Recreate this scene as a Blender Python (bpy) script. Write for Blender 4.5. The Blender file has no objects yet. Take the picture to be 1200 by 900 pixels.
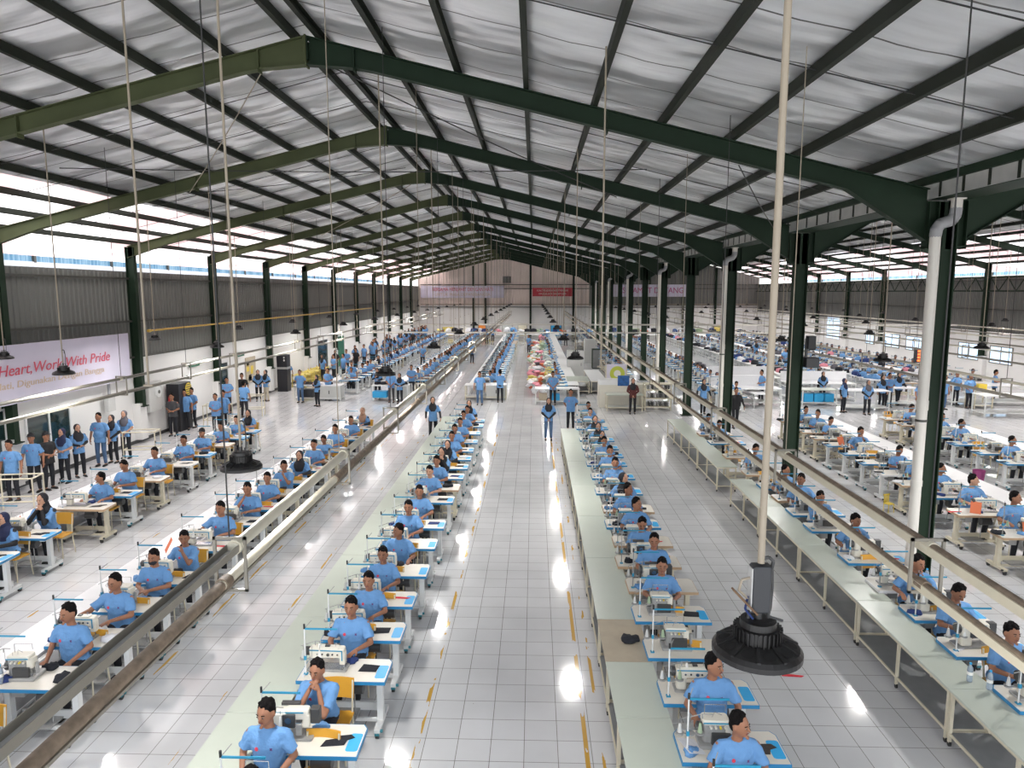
import bpy, math, random
from mathutils import Vector, Matrix
from mathutils.bvhtree import BVHTree
from mathutils import noise
R = random.Random(7)
SC = bpy.context.scene
COL = SC.collection
PI = math.pi
# ------------------------------------------------------------------ camera
F = 820.0; H = 5.5; VX, VY = 626.0, 342.0
PITCH = math.atan((450 - VY) / F); YAW = math.atan((VX - 600) * math.cos(PITCH) / F)
cd = bpy.data.cameras.new('camera'); cam = bpy.data.objects.new('camera', cd); COL.objects.link(cam)
cam.location = (0, 0, H); cam.rotation_euler = (PI / 2 - PITCH, 0, YAW)
cd.sensor_width = 36; cd.lens = F / 1200 * 36; cd.clip_end = 400; cd.clip_start = 0.05
SC.camera = cam
_f = Vector((-math.sin(YAW) * math.cos(PITCH), math.cos(YAW) * math.cos(PITCH), -math.sin(PITCH)))
_r = Vector((math.cos(YAW), math.sin(YAW), 0)); _u = _r.cross(_f)
def un(px, py, z=0.0):
    """place in the hall of a photographed point at height z"""
    d = _f + _r * ((px - 600) / F) - _u * ((py - 450) / F)
    s = (z - H) / d.z
    return d.x * s, d.y * s

# ------------------------------------------------------------------ materials
MATS = {}
def mat(name, col, rough=0.6, metal=0.0, noise=0.0, nscale=6.0, emit=None, estr=0, spec=0.5, bump=0.0, bscale=40, trans=0, alpha=1, coat=0):
    m = bpy.data.materials.new(name); m.use_nodes = True
    nt = m.node_tree; b = nt.nodes['Principled BSDF']
    c = tuple(col) + (1,)
    b.inputs['Base Color'].default_value = c
    b.inputs['Roughness'].default_value = rough; b.inputs['Metallic'].default_value = metal
    b.inputs['Specular IOR Level'].default_value = spec
    b.inputs['Transmission Weight'].default_value = trans
    b.inputs['Coat Weight'].default_value = coat
    if noise > 0:
        tc = nt.nodes.new('ShaderNodeTexCoord'); nz = nt.nodes.new('ShaderNodeTexNoise')
        nz.inputs['Scale'].default_value = nscale; nz.inputs['Detail'].default_value = 4
        nt.links.new(tc.outputs['Object'], nz.inputs['Vector'])
        mx = nt.nodes.new('ShaderNodeMix'); mx.data_type = 'RGBA'; mx.blend_type = 'MIX'
        mx.inputs[6].default_value = tuple(max(0, x * (1 - noise)) for x in col) + (1,)
        mx.inputs[7].default_value = tuple(min(1, x * (1 + noise)) for x in col) + (1,)
        nt.links.new(nz.outputs['Fac'], mx.inputs[0]); nt.links.new(mx.outputs[2], b.inputs['Base Color'])
    if bump > 0:
        tc = nt.nodes.new('ShaderNodeTexCoord'); nz = nt.nodes.new('ShaderNodeTexNoise')
        nz.inputs['Scale'].default_value = bscale
        nt.links.new(tc.outputs['Object'], nz.inputs['Vector'])
        bp = nt.nodes.new('ShaderNodeBump'); bp.inputs['Strength'].default_value = bump; bp.inputs['Distance'].default_value = 0.02
        nt.links.new(nz.outputs['Fac'], bp.inputs['Height']); nt.links.new(bp.outputs['Normal'], b.inputs['Normal'])
    if emit:
        b.inputs['Emission Color'].default_value = tuple(emit) + (1,); b.inputs['Emission Strength'].default_value = estr
    MATS[name] = m
    return m
M = MATS
mat('shirt_blue', (0.125, 0.28, 0.53), 0.85, noise=0.16, nscale=7, bump=1.0, bscale=14)
mat('shirt_dark', (0.05, 0.05, 0.055), 0.85, noise=0.4, nscale=30)
mat('shirt_maroon', (0.09, 0.022, 0.02), 0.85, noise=0.2)
mat('shirt_white', (0.65, 0.64, 0.6), 0.85, noise=0.1)
mat('jacket_black', (0.012, 0.012, 0.014), 0.8)
mat('trousers_black', (0.012, 0.013, 0.018), 0.85, noise=0.3)
mat('jeans_blue', (0.07, 0.13, 0.24), 0.85, noise=0.3, nscale=10)
mat('trousers_beige', (0.5, 0.44, 0.34), 0.85, noise=0.15)
mat('skin_mid', (0.31, 0.145, 0.085), 0.55, noise=0.08, spec=0.35)
mat('skin_dark', (0.25, 0.115, 0.068), 0.55, noise=0.08, spec=0.35)
mat('skin_light', (0.47, 0.26, 0.17), 0.55, noise=0.06, spec=0.35)
mat('hair', (0.006, 0.005, 0.005), 0.75, spec=0.12, bump=0.8, bscale=60)
mat('lips', (0.22, 0.07, 0.06), 0.5)
mat('eye_dark', (0.012, 0.008, 0.007), 0.3)
mat('eye_white', (0.32, 0.28, 0.25), 0.6, spec=0.1)
mat('hijab_black', (0.012, 0.012, 0.016), 0.8, bump=0.6, bscale=12)
mat('hijab_navy', (0.012, 0.018, 0.06), 0.8, bump=0.6, bscale=12)
mat('hijab_grey', (0.10, 0.095, 0.11), 0.8, bump=0.6, bscale=12)
mat('hijab_tan', (0.32, 0.19, 0.13), 0.8, bump=0.6, bscale=12)
mat('shoe', (0.015, 0.014, 0.014), 0.5)
mat('shoe_white', (0.6, 0.6, 0.6), 0.5)
mat('badge_red', (0.62, 0.05, 0.09), 0.7)
mat('badge_navy', (0.12, 0.04, 0.16), 0.7)
mat('mask_black', (0.015, 0.015, 0.02), 0.8)
mat('table_cream', (0.70, 0.66, 0.58), 0.35, noise=0.05, nscale=8, coat=0.1)
mat('table_white', (0.74, 0.74, 0.74), 0.3, noise=0.04)
mat('table_mint', (0.49, 0.53, 0.455), 0.3, noise=0.05, nscale=3, coat=0.15)
mat('edge_blue', (0.025, 0.21, 0.43), 0.4)
mat('patch_blue', (0.03, 0.38, 0.74), 0.4)
mat('edge_tan', (0.44, 0.30, 0.18), 0.5, noise=0.1)
mat('leg_white', (0.66, 0.67, 0.66), 0.4, noise=0.05)
mat('leg_cream', (0.60, 0.55, 0.42), 0.45, noise=0.1)
mat('teal', (0.02, 0.19, 0.24), 0.4)
mat('caster_black', (0.02, 0.02, 0.02), 0.5)
mat('machine_white', (0.68, 0.65, 0.56), 0.35, noise=0.04)
mat('machine_grey', (0.30, 0.30, 0.29), 0.35, noise=0.2, nscale=20)
mat('machine_dark', (0.05, 0.05, 0.05), 0.4)
mat('chrome', (0.6, 0.6, 0.6), 0.2, metal=1)
mat('stripe_teal', (0.02, 0.24, 0.40), 0.4)
mat('knob_yellow', (0.65, 0.48, 0.05), 0.4)
mat('cone_white', (0.75, 0.74, 0.7), 0.7)
mat('chair_yellow', (0.62, 0.31, 0.03), 0.45, noise=0.08)
mat('cloth_black', (0.012, 0.014, 0.02), 0.9, bump=0.6, bscale=20)
mat('cloth_brown', (0.045, 0.035, 0.03), 0.9, bump=0.6, bscale=20)
mat('cloth_red', (0.65, 0.03, 0.05), 0.8, bump=0.6, bscale=20)
mat('cloth_white', (0.7, 0.7, 0.72), 0.8, bump=0.6, bscale=20)
mat('cloth_orange', (0.62, 0.16, 0.07), 0.8)
mat('cloth_navy', (0.02, 0.04, 0.15), 0.9)
mat('cloth_pink', (0.65, 0.25, 0.30), 0.9)
mat('cloth_green', (0.33, 0.42, 0.28), 0.9)
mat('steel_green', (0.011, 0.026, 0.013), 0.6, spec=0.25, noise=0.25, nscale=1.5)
mat('steel_green_lit', (0.078, 0.092, 0.042), 0.6, spec=0.25, noise=0.35, nscale=1.2)  # lit copy of the green steel: light on left rafters put into colour
mat('purlin_green', (0.017, 0.021, 0.014), 0.6, spec=0.25, noise=0.25, nscale=1.5)
mat('wire_dark', (0.03, 0.03, 0.03), 0.5)
mat('rod_beige', (0.34, 0.29, 0.22), 0.5, noise=0.2)
mat('pipe_white', (0.68, 0.65, 0.59), 0.4, noise=0.08, nscale=2)
mat('pipe_grey', (0.33, 0.33, 0.34), 0.45, noise=0.1)
mat('rail_cream', (0.66, 0.62, 0.50), 0.4, noise=0.12, nscale=3)
mat('rail_dusty', (0.21, 0.16, 0.115), 0.7, noise=0.75, nscale=14)
mat('bracket_grey', (0.25, 0.23, 0.19), 0.45, noise=0.2)
mat('recess_shade', (0.003, 0.003, 0.003), 0.6)  # shade of the lamp rim's recesses, painted as flat dark ovals
mat('cord_brown', (0.16, 0.09, 0.045), 0.6)
mat('lamp_black', (0.009, 0.0085, 0.0085), 0.36, noise=0.2, nscale=30)
mat('driver_grey', (0.028, 0.030, 0.034), 0.35)
mat('lamp_glow', (1, 1, 1), 0.5, emit=(1.0, 0.98, 0.95), estr=250)
mat('wall_white', (0.74, 0.73, 0.71), 0.6, noise=0.05, nscale=0.8)
mat('cladding_grey', (0.155, 0.158, 0.145), 0.5, noise=0.12, nscale=0.8)
mat('cladding_pink', (0.78, 0.66, 0.60), 0.6, noise=0.1, nscale=0.7)
mat('girt_dark', (0.07, 0.07, 0.06), 0.5)
mat('banner', (0.60, 0.57, 0.68), 0.35, noise=0.05, nscale=1.5)
mat('banner_red', (0.50, 0.04, 0.06), 0.45)
mat('text_red', (0.55, 0.06, 0.10), 0.5)
mat('text_gold', (0.55, 0.42, 0.30), 0.5)
mat('text_purple', (0.42, 0.05, 0.20), 0.5)
mat('text_white', (0.8, 0.75, 0.7), 0.5)
mat('glass_dark', (0.015, 0.035, 0.035), 0.08, spec=0.8)
mat('glass_day', (0.42, 0.56, 0.72), 0.15, emit=(0.62, 0.80, 1.0), estr=0.9)
mat('frame_white', (0.7, 0.7, 0.7), 0.4)
mat('gas_yellow', (0.55, 0.36, 0.06), 0.5)
mat('box_grey', (0.52, 0.52, 0.50), 0.5, noise=0.05)
mat('cabinet_grey', (0.50, 0.51, 0.49), 0.45, noise=0.05)
mat('cabinet_black', (0.012, 0.012, 0.016), 0.4)
mat('extinguisher_red', (0.5, 0.02, 0.03), 0.35)
mat('exit_green', (0.005, 0.12, 0.06), 0.4)
mat('crate_blue', (0.02, 0.30, 0.58), 0.5)
mat('crate_yellow', (0.62, 0.50, 0.12), 0.5)
mat('cardboard', (0.42, 0.36, 0.27), 0.8, noise=0.12)
mat('gutter_grey', (0.40, 0.40, 0.38), 0.5, noise=0.2)
mat('led_red', (0.3, 0.02, 0.01), 0.5, emit=(1.0, 0.16, 0.03), estr=2.0)
mat('bottle', (0.55, 0.65, 0.75), 0.15, trans=0.6)
mat('print_blue', (0.02, 0.10, 0.30), 0.3, noise=0.8, nscale=9)
mat('logo_green', (0.45, 0.50, 0.05), 0.4)
mat('shelf_grey', (0.20, 0.205, 0.21), 0.6, noise=0.15)
mat('bag_magenta', (0.30, 0.05, 0.17), 0.7)
mat('orange_bright', (0.75, 0.22, 0.02), 0.6)

# floor tiles -----------------------------------------------------------
def floor_mat():
    m = bpy.data.materials.new('floor_tiles'); m.use_nodes = True; nt = m.node_tree; N = nt.nodes; L = nt.links
    b = N['Principled BSDF']
    g = N.new('ShaderNodeNewGeometry'); sp = N.new('ShaderNodeSeparateXYZ'); L.new(g.outputs['Position'], sp.inputs[0])
    def math_(op, a, bb=None, c=None):
        n = N.new('ShaderNodeMath'); n.operation = op
        for i, v in enumerate((a, bb, c)):
            if v is None: continue
            if isinstance(v, (int, float)): n.inputs[i].default_value = v
            else: L.new(v, n.inputs[i])
        return n.outputs[0]
    T = 0.4085
    mp = N.new('ShaderNodeMapping'); mp.inputs['Location'].default_value = (0.10, 0.16, 0); L.new(g.outputs['Position'], mp.inputs[0])
    br = N.new('ShaderNodeTexBrick'); br.offset = 0; br.squash = 1
    L.new(mp.outputs[0], br.inputs['Vector'])
    br.inputs['Scale'].default_value = 1; br.inputs['Brick Width'].default_value = T; br.inputs['Row Height'].default_value = T
    br.inputs['Mortar Size'].default_value = 0.0042; br.inputs['Mortar Smooth'].default_value = 0.1; br.inputs['Bias'].default_value = 0.0
    br.inputs['Color1'].default_value = (0.60, 0.602, 0.608, 1); br.inputs['Color2'].default_value = (0.65, 0.652, 0.658, 1)
    br.inputs['Mortar'].default_value = (0.20, 0.19, 0.17, 1)
    # some seams are dirtier than others
    nz = N.new('ShaderNodeTexNoise'); nz.inputs['Scale'].default_value = 0.7; nz.inputs['Detail'].default_value = 5; L.new(g.outputs['Position'], nz.inputs['Vector'])
    rp = N.new('ShaderNodeMapRange'); rp.inputs[1].default_value = 0.35; rp.inputs[2].default_value = 0.7; rp.inputs[3].default_value = 1.0; rp.inputs[4].default_value = 0.86
    L.new(nz.outputs['Fac'], rp.inputs[0])
    mul = N.new('ShaderNodeMix'); mul.data_type = 'RGBA'; mul.blend_type = 'MULTIPLY'; mul.inputs[0].default_value = 1
    L.new(br.outputs['Color'], mul.inputs[6])
    cmb = N.new('ShaderNodeCombineColor'); 
    for i in range(3): L.new(rp.outputs[0], cmb.inputs[i])
    L.new(cmb.outputs[0], mul.inputs[7])
    col = mul.outputs[2]
    # worn yellow tape lines and their dirt
    nz2 = N.new('ShaderNodeTexNoise'); nz2.inputs['Scale'].default_value = 1.3; nz2.inputs['Detail'].default_value = 6
    mp2 = N.new('ShaderNodeMapping'); mp2.inputs['Scale'].default_value = (6, 1, 1); L.new(g.outputs['Position'], mp2.inputs[0]); L.new(mp2.outputs[0], nz2.inputs['Vector'])
    for x0, w, th in ((0.655, 0.028, 0.44), (0.85, 0.022, 0.55), (-1.41, 0.026, 0.52), (-5.48, 0.022, 0.54), (-4.25, 0.022, 0.57), (-8.6, 0.02, 0.6)):
        a = math_('SUBTRACT', sp.outputs['X'], x0); a = math_('ABSOLUTE', a); a = math_('LESS_THAN', a, w)
        bq = math_('GREATER_THAN', nz2.outputs['Fac'], th)
        fac = math_('MULTIPLY', a, bq)
        yl = math_('LESS_THAN', sp.outputs['Y'], 27); fac = math_('MULTIPLY', fac, yl)
        mx = N.new('ShaderNodeMix'); mx.data_type = 'RGBA'; L.new(fac, mx.inputs[0]); L.new(col, mx.inputs[6]); mx.inputs[7].default_value = (0.50, 0.29, 0.05, 1)
        col = mx.outputs[2]
    # specks of lint
    vo = N.new('ShaderNodeTexVoronoi'); vo.inputs['Scale'].default_value = 1.7; L.new(g.outputs['Position'], vo.inputs['Vector'])
    nzs = N.new('ShaderNodeTexNoise'); nzs.inputs['Scale'].default_value = 30; L.new(g.outputs['Position'], nzs.inputs['Vector'])
    dd = math_('ADD', vo.outputs['Distance'], math_('MULTIPLY', math_('SUBTRACT', nzs.outputs['Fac'], 0.5), 0.10))
    fac = math_('LESS_THAN', dd, 0.018)
    mx = N.new('ShaderNodeMix'); mx.data_type = 'RGBA'; L.new(fac, mx.inputs[0]); L.new(col, mx.inputs[6]); mx.inputs[7].default_value = (0.16, 0.12, 0.10, 1)
    col = mx.outputs[2]
    L.new(col, b.inputs['Base Color'])
    rr = N.new('ShaderNodeMapRange'); rr.inputs[3].default_value = 0.05; rr.inputs[4].default_value = 0.15; L.new(nz.outputs['Fac'], rr.inputs[0])
    L.new(rr.outputs[0], b.inputs['Roughness'])
    b.inputs['Specular IOR Level'].default_value = 0.6
    bp = N.new('ShaderNodeBump'); bp.inputs['Strength'].default_value = 0.04; bp.inputs['Distance'].default_value = 0.02
    nb = N.new('ShaderNodeTexNoise'); nb.inputs['Scale'].default_value = 2.2; L.new(g.outputs['Position'], nb.inputs['Vector'])
    L.new(nb.outputs['Fac'], bp.inputs['Height']); L.new(bp.outputs['Normal'], b.inputs['Normal'])
    return m
M['floor'] = floor_mat()

def roof_mat(name, base, metal, rough, pink=False):
    m = bpy.data.materials.new(name); m.use_nodes = True; nt = m.node_tree; N = nt.nodes; L = nt.links
    b = N['Principled BSDF']; g = N.new('ShaderNodeNewGeometry')
    mp = N.new('ShaderNodeMapping'); mp.inputs['Scale'].default_value = (0.35, 1.1, 0.35); L.new(g.outputs['Position'], mp.inputs[0])
    nz = N.new('ShaderNodeTexNoise'); nz.inputs['Scale'].default_value = 1.0; nz.inputs['Detail'].default_value = 5; L.new(mp.outputs[0], nz.inputs['Vector'])
    cr = N.new('ShaderNodeValToRGB'); cr.color_ramp.elements[0].position = 0.3; cr.color_ramp.elements[1].position = 0.7
    cr.color_ramp.elements[0].color = tuple(c * 0.66 for c in base) + (1,); cr.color_ramp.elements[1].color = tuple(min(1, c * 1.1) for c in base) + (1,)
    L.new(nz.outputs['Fac'], cr.inputs[0])
    # lap seams running up the slope every 1.2 m
    sp = N.new('ShaderNodeSeparateXYZ'); L.new(g.outputs['Position'], sp.inputs[0])
    md = N.new('ShaderNodeMath'); md.operation = 'PINGPONG'; md.inputs[1].default_value = 0.55; L.new(sp.outputs['Y'], md.inputs[0])
    lt = N.new('ShaderNodeMath'); lt.operation = 'LESS_THAN'; lt.inputs[1].default_value = 0.016; L.new(md.outputs[0], lt.inputs[0])
    mx = N.new('ShaderNodeMix'); mx.data_type = 'RGBA'; L.new(lt.outputs[0], mx.inputs[0]); L.new(cr.outputs[0], mx.inputs[6]); mx.inputs[7].default_value = (0.12, 0.12, 0.12, 1)
    L.new(mx.outputs[2], b.inputs['Base Color'])
    b.inputs['Metallic'].default_value = metal; b.inputs['Roughness'].default_value = rough
    # foil sagging between purlins and fine ribs
    mp2 = N.new('ShaderNodeMapping'); mp2.inputs['Scale'].default_value = (0.22, 0.42, 0.22); L.new(g.outputs['Position'], mp2.inputs[0])
    n2 = N.new('ShaderNodeTexNoise'); n2.inputs['Scale'].default_value = 1.0; n2.inputs['Detail'].default_value = 3; L.new(mp2.outputs[0], n2.inputs['Vector'])
    bp = N.new('ShaderNodeBump'); bp.inputs['Strength'].default_value = 1.0; bp.inputs['Distance'].default_value = 0.9; L.new(n2.outputs['Fac'], bp.inputs['Height'])
    wv = N.new('ShaderNodeTexWave'); wv.wave_type = 'BANDS'; wv.bands_direction = 'Y'; wv.inputs['Scale'].default_value = 3.2; L.new(g.outputs['Position'], wv.inputs['Vector'])
    b2 = N.new('ShaderNodeBump'); b2.inputs['Strength'].default_value = 0.05; b2.inputs['Distance'].default_value = 0.02
    L.new(wv.outputs['Fac'], b2.inputs['Height']); L.new(bp.outputs['Normal'], b2.inputs['Normal']); L.new(b2.outputs['Normal'], b.inputs['Normal'])
    M[name] = m
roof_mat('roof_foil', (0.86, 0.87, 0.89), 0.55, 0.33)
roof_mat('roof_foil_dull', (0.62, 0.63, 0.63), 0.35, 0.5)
def sheet_mat():
    m = bpy.data.materials.new('translucent_sheet'); m.use_nodes = True; nt = m.node_tree; N = nt.nodes; L = nt.links
    N.remove(N['Principled BSDF'])
    t = N.new('ShaderNodeBsdfTranslucent'); d = N.new('ShaderNodeBsdfDiffuse'); mx = N.new('ShaderNodeMixShader'); mx.inputs[0].default_value = 0.3
    g = N.new('ShaderNodeNewGeometry'); nz = N.new('ShaderNodeTexNoise'); nz.inputs['Scale'].default_value = 0.33; nz.inputs['Detail'].default_value = 3; L.new(g.outputs['Position'], nz.inputs['Vector'])
    cr = N.new('ShaderNodeValToRGB'); cr.color_ramp.elements[0].position = 0.46; cr.color_ramp.elements[1].position = 0.60
    cr.color_ramp.elements[0].color = (0.42, 0.31, 0.31, 1); cr.color_ramp.elements[1].color = (0.9, 0.9, 0.9, 1)  # pinkish patches put reflected light into the sheet colour
    L.new(nz.outputs['Fac'], cr.inputs[0]); L.new(cr.outputs[0], t.inputs[0]); L.new(cr.outputs[0], d.inputs[0])
    L.new(t.outputs[0], mx.inputs[1]); L.new(d.outputs[0], mx.inputs[2]); L.new(mx.outputs[0], N['Material Output'].inputs['Surface'])
    M['translucent_sheet'] = m
sheet_mat()
def blue_sheet():
    m = bpy.data.materials.new('blue_sheet'); m.use_nodes = True; nt = m.node_tree; N = nt.nodes; L = nt.links
    b = N['Principled BSDF']; g = N.new('ShaderNodeNewGeometry')
    wv = N.new('ShaderNodeTexWave'); wv.bands_direction = 'Y'; wv.inputs['Scale'].default_value = 1.3; L.new(g.outputs['Position'], wv.inputs['Vector'])
    cr = N.new('ShaderNodeValToRGB'); cr.color_ramp.elements[0].color = (0.14, 0.30, 0.42, 1); cr.color_ramp.elements[1].color = (0.30, 0.46, 0.56, 1)
    L.new(wv.outputs['Fac'], cr.inputs[0]); L.new(cr.outputs[0], b.inputs['Base Color']); b.inputs['Roughness'].default_value = 0.6
    M['blue_sheet'] = m
blue_sheet()

# ------------------------------------------------------------------ mesh builder
WS = bpy.data.scenes.new('workshop')
def evalmesh(o):
    vl = WS.view_layers[0]; vl.update(); dg = vl.depsgraph
    return bpy.data.meshes.new_from_object(o.evaluated_get(dg))

class MB:
    def __init__(s): s.v = []; s.f = []; s.m = []; s.mats = []; s.sm = []
    def mi(s, name):
        if name not in s.mats: s.mats.append(name)
        return s.mats.index(name)
    def add(s, vs, fs, m, smooth=False, T=None):
        o = len(s.v); k = s.mi(m)
        for p in vs:
            p = Vector(p)
            if T is not None: p = T @ p
            s.v.append(tuple(p))
        for f in fs: s.f.append(tuple(i + o for i in f)); s.m.append(k); s.sm.append(smooth)
        return s
    def box(s, c, d, m, T=None, bev=0.0):
        x, y, z = d[0] / 2, d[1] / 2, d[2] / 2
        if bev <= 0:
            vs = [(c[0] + a * x, c[1] + b * y, c[2] + e * z) for a in (-1, 1) for b in (-1, 1) for e in (-1, 1)]
            fs = [(0, 1, 3, 2), (4, 6, 7, 5), (0, 4, 5, 1), (2, 3, 7, 6), (0, 2, 6, 4), (1, 5, 7, 3)]
            return s.add(vs, fs, m, False, T)
        # bevelled vertical edges and softened top/bottom
        r = min(bev, x * .99, y * .99); n = 3; ring = []
        for cx_, cy_, a0 in ((x - r, y - r, 0), (-x + r, y - r, 90), (-x + r, -y + r, 180), (x - r, -y + r, 270)):
            for i in range(n + 1):
                a = math.radians(a0 + 90 * i / n); ring.append((cx_ + r * math.cos(a), cy_ + r * math.sin(a)))
        rz = min(r, z * .9); K = len(ring); vs = []
        for zz, sc in ((-z, 1 - 0.3 * rz / max(x, y)), (-z + rz * .5, 1), (z - rz * .5, 1), (z, 1 - 0.3 * rz / max(x, y))):
            vs += [(c[0] + p[0] * sc, c[1] + p[1] * sc, c[2] + zz) for p in ring]
        fs = []
        for j in range(3):
            for i in range(K): fs.append((j * K + i, j * K + (i + 1) % K, (j + 1) * K + (i + 1) % K, (j + 1) * K + i))
        fs.append(tuple(range(K))[::-1]); fs.append(tuple(3 * K + i for i in range(K)))
        return s.add(vs, fs, m, False, T)
    def cyl(s, a, b, r, m, seg=8, r2=None, T=None, smooth=True, cap=True):
        a, b = Vector(a), Vector(b); r2 = r if r2 is None else r2
        d = (b - a)
        if d.length < 1e-6: return s
        d.normalize(); t = Vector((0, 0, 1)) if abs(d.z) < 0.9 else Vector((1, 0, 0))
        u = d.cross(t).normalized(); w = d.cross(u)
        vs = [a + (u * math.cos(2 * PI * i / seg) + w * math.sin(2 * PI * i / seg)) * r for i in range(seg)]
        vs += [b + (u * math.cos(2 * PI * i / seg) + w * math.sin(2 * PI * i / seg)) * r2 for i in range(seg)]
        fs = [(i, (i + 1) % seg, seg + (i + 1) % seg, seg + i) for i in range(seg)]
        s.add(vs, fs, m, smooth, T)
        if cap: s.add([vs[i] for i in range(seg)][::-1], [tuple(range(seg))], m, False, T); s.add([vs[seg + i] for i in range(seg)], [tuple(range(seg))], m, False, T)
        return s
    def tube(s, pts, r, m, seg=6, T=None):
        for i in range(len(pts) - 1): s.cyl(pts[i], pts[i + 1], r, m, seg, T=T)
        return s
    def ell(s, c, rad, m, T=None, seg=12, rings=8, rot=None):
        vs = []; fs = []
        Rm = rot if rot is not None else Matrix.Identity(3)
        for j in range(rings + 1):
            th = PI * j / rings
            for i in range(seg):
                ph = 2 * PI * i / seg
                p = Vector((rad[0] * math.sin(th) * math.cos(ph), rad[1] * math.sin(th) * math.sin(ph), rad[2] * math.cos(th)))
                vs.append(Vector(c) + Rm @ p)
        for j in range(rings):
            for i in range(seg):
                a, b_, c_, d_ = j * seg + i, j * seg + (i + 1) % seg, (j + 1) * seg + (i + 1) % seg, (j + 1) * seg + i
                if j == 0: fs.append((a, d_, c_))
                elif j == rings - 1: fs.append((a, d_, b_))
                else: fs.append((a, d_, c_, b_))
        return s.add(vs, fs, m, True, T)
    def cap(s, a, b, ra, rb, m, T=None, seg=12):
        """tapered capsule of overlapping balls and a cone"""
        s.ell(a, (ra,) * 3, m, T, seg, 8); s.ell(b, (rb,) * 3, m, T, seg, 8)
        return s.cyl(a, b, ra, m, seg, rb, T)
    def lathe(s, prof, m, seg=24, c=(0, 0, 0), T=None, smooth=False):
        vs = []; fs = []
        for r, z in prof:
            for i in range(seg):
                a = 2 * PI * i / seg; vs.append((c[0] + r * math.cos(a), c[1] + r * math.sin(a), c[2] + z))
        for j in range(len(prof) - 1):
            for i in range(seg): fs.append((j * seg + i, j * seg + (i + 1) % seg, (j + 1) * seg + (i + 1) % seg, (j + 1) * seg + i))
        return s.add(vs, fs, m, smooth, T)
    def prism(s, poly, z0, z1, m, T=None):
        n = len(poly); vs = [(p[0], p[1], z0) for p in poly] + [(p[0], p[1], z1) for p in poly]
        fs = [tuple(range(n))[::-1], tuple(range(n, 2 * n))] + [(i, (i + 1) % n, n + (i + 1) % n, n + i) for i in range(n)]
        return s.add(vs, fs, m, False, T)
    def mesh(s, name):
        me = bpy.data.meshes.new(name); me.from_pydata(s.v, [], s.f)
        for n in s.mats: me.materials.append(M[n])
        me.polygons.foreach_set('material_index', s.m); me.polygons.foreach_set('use_smooth', s.sm); me.update()
        return me
    def build(s, name, parent=None, loc=(0, 0, 0), rz=0): return link(name, s.mesh(name), parent, loc, rz)
def link(name, data, parent=None, loc=(0, 0, 0), rz=0, scale=None):
    o = bpy.data.objects.new(name, data); COL.objects.link(o); o.location = loc
    if rz: o.rotation_euler = (0, 0, rz)
    if scale: o.scale = scale
    if parent is not None: o.parent = parent
    return o
ALL = []
def tag(o, label, cat, group=None, kind=None):
    if len(label.split()) > 16: print('LONG LABEL', len(label.split()), label)
    o['label'] = label; o['category'] = cat
    if group: o['group'] = group
    if kind: o['kind'] = kind
    ALL.append(o); return o
def thing(name, label, cat, loc=(0, 0, 0), rz=0, group=None):
    return tag(link(name, None, None, loc, rz), label, cat, group)
def struct(o): o['kind'] = 'structure'; return o
def TR(x=0, y=0, z=0, rz=0): return Matrix.Translation((x, y, z)) @ Matrix.Rotation(rz, 4, 'Z')
ONES = ['zeroth', 'first', 'second', 'third', 'fourth', 'fifth', 'sixth', 'seventh', 'eighth', 'ninth', 'tenth', 'eleventh', 'twelfth', 'thirteenth', 'fourteenth', 'fifteenth', 'sixteenth', 'seventeenth', 'eighteenth', 'nineteenth', 'twentieth']
def ordn(n):
    if n <= 20: return ONES[n]
    t = {2: 'twenty', 3: 'thirty', 4: 'forty'}[n // 10]
    return t + '-' + ONES[n % 10] if n % 10 else t[:-1] + 'ieth'

# ------------------------------------------------------------------ hall shell
XL, XV, XR = -14.6, 6.85, 27.85            # left eave, valley between the halls, right eave
RL, RR = -3.8, 17.35                         # ridges
ZR, SL = 9.70, 0.243                         # rafter top at ridge, slope
Y0, Y1 = -4.0, 88.4
BAY = 6.35; YF = [-3.2, 4.4] + [12.15 + BAY * (k - 1) for k in range(1, 13)]
def ztop(x):
    r = RL if x < XV else RR
    return ZR - SL * abs(x - r)
# floor
mb = MB(); mb.add([(-24, -6, 0), (36, -6, 0), (36, 92, 0), (-24, 92, 0), (-24, -6, -.2), (36, -6, -.2), (36, 92, -.2), (-24, 92, -.2)],
                  [(0, 1, 2, 3), (7, 6, 5, 4), (0, 4, 5, 1), (1, 5, 6, 2), (2, 6, 7, 3), (3, 7, 4, 0)], 'floor')
struct(mb.build('floor'))
# roof sheets, modelled a little wavy between the purlins
def roof_sheet(xa, xb, m, name, ya=Y0, yb=Y1):
    mb = MB(); n = max(2, int(abs(xb - xa) / 0.25)); ny = int((yb - ya) / 0.5); vs = []; fs = []
    for j in range(ny + 1):
        y = ya + (yb - ya) * j / ny
        for i in range(n + 1):
            x = xa + (xb - xa) * i / n
            sag = 0.0
            r = RL if (xa + xb) / 2 < XV else RR
            u = (abs(x - r) - 0.18) / 1.145
            sag = -0.03 * math.sin(PI * (u % 1.0)) ** 2 * (0.6 + 0.4 * math.sin(y * 1.3 + x))
            vs.append((x, y, ZR - SL * abs(x - r) + 0.17 + sag))
    for j in range(ny):
        for i in range(n):
            a = j * (n + 1) + i; fs.append((a, a + 1, a + n + 2, a + n + 1))
    top = [(v[0], v[1], v[2] + 0.05) for v in (vs[0], vs[n], vs[-1], vs[-1 - n])]
    mb.add(vs, fs, m, True)
    if m != 'translucent_sheet': mb.add(top, [(3, 2, 1, 0)], m)
    return struct(mb.build(name))
roof_sheet(RL, XV - 0.37, 'roof_foil', 'ceiling')
roof_sheet(-11.35, RL, 'roof_foil', 'ceiling')
roof_sheet(XL - 2.2, -11.35, 'translucent_sheet', 'ceiling')
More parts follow.
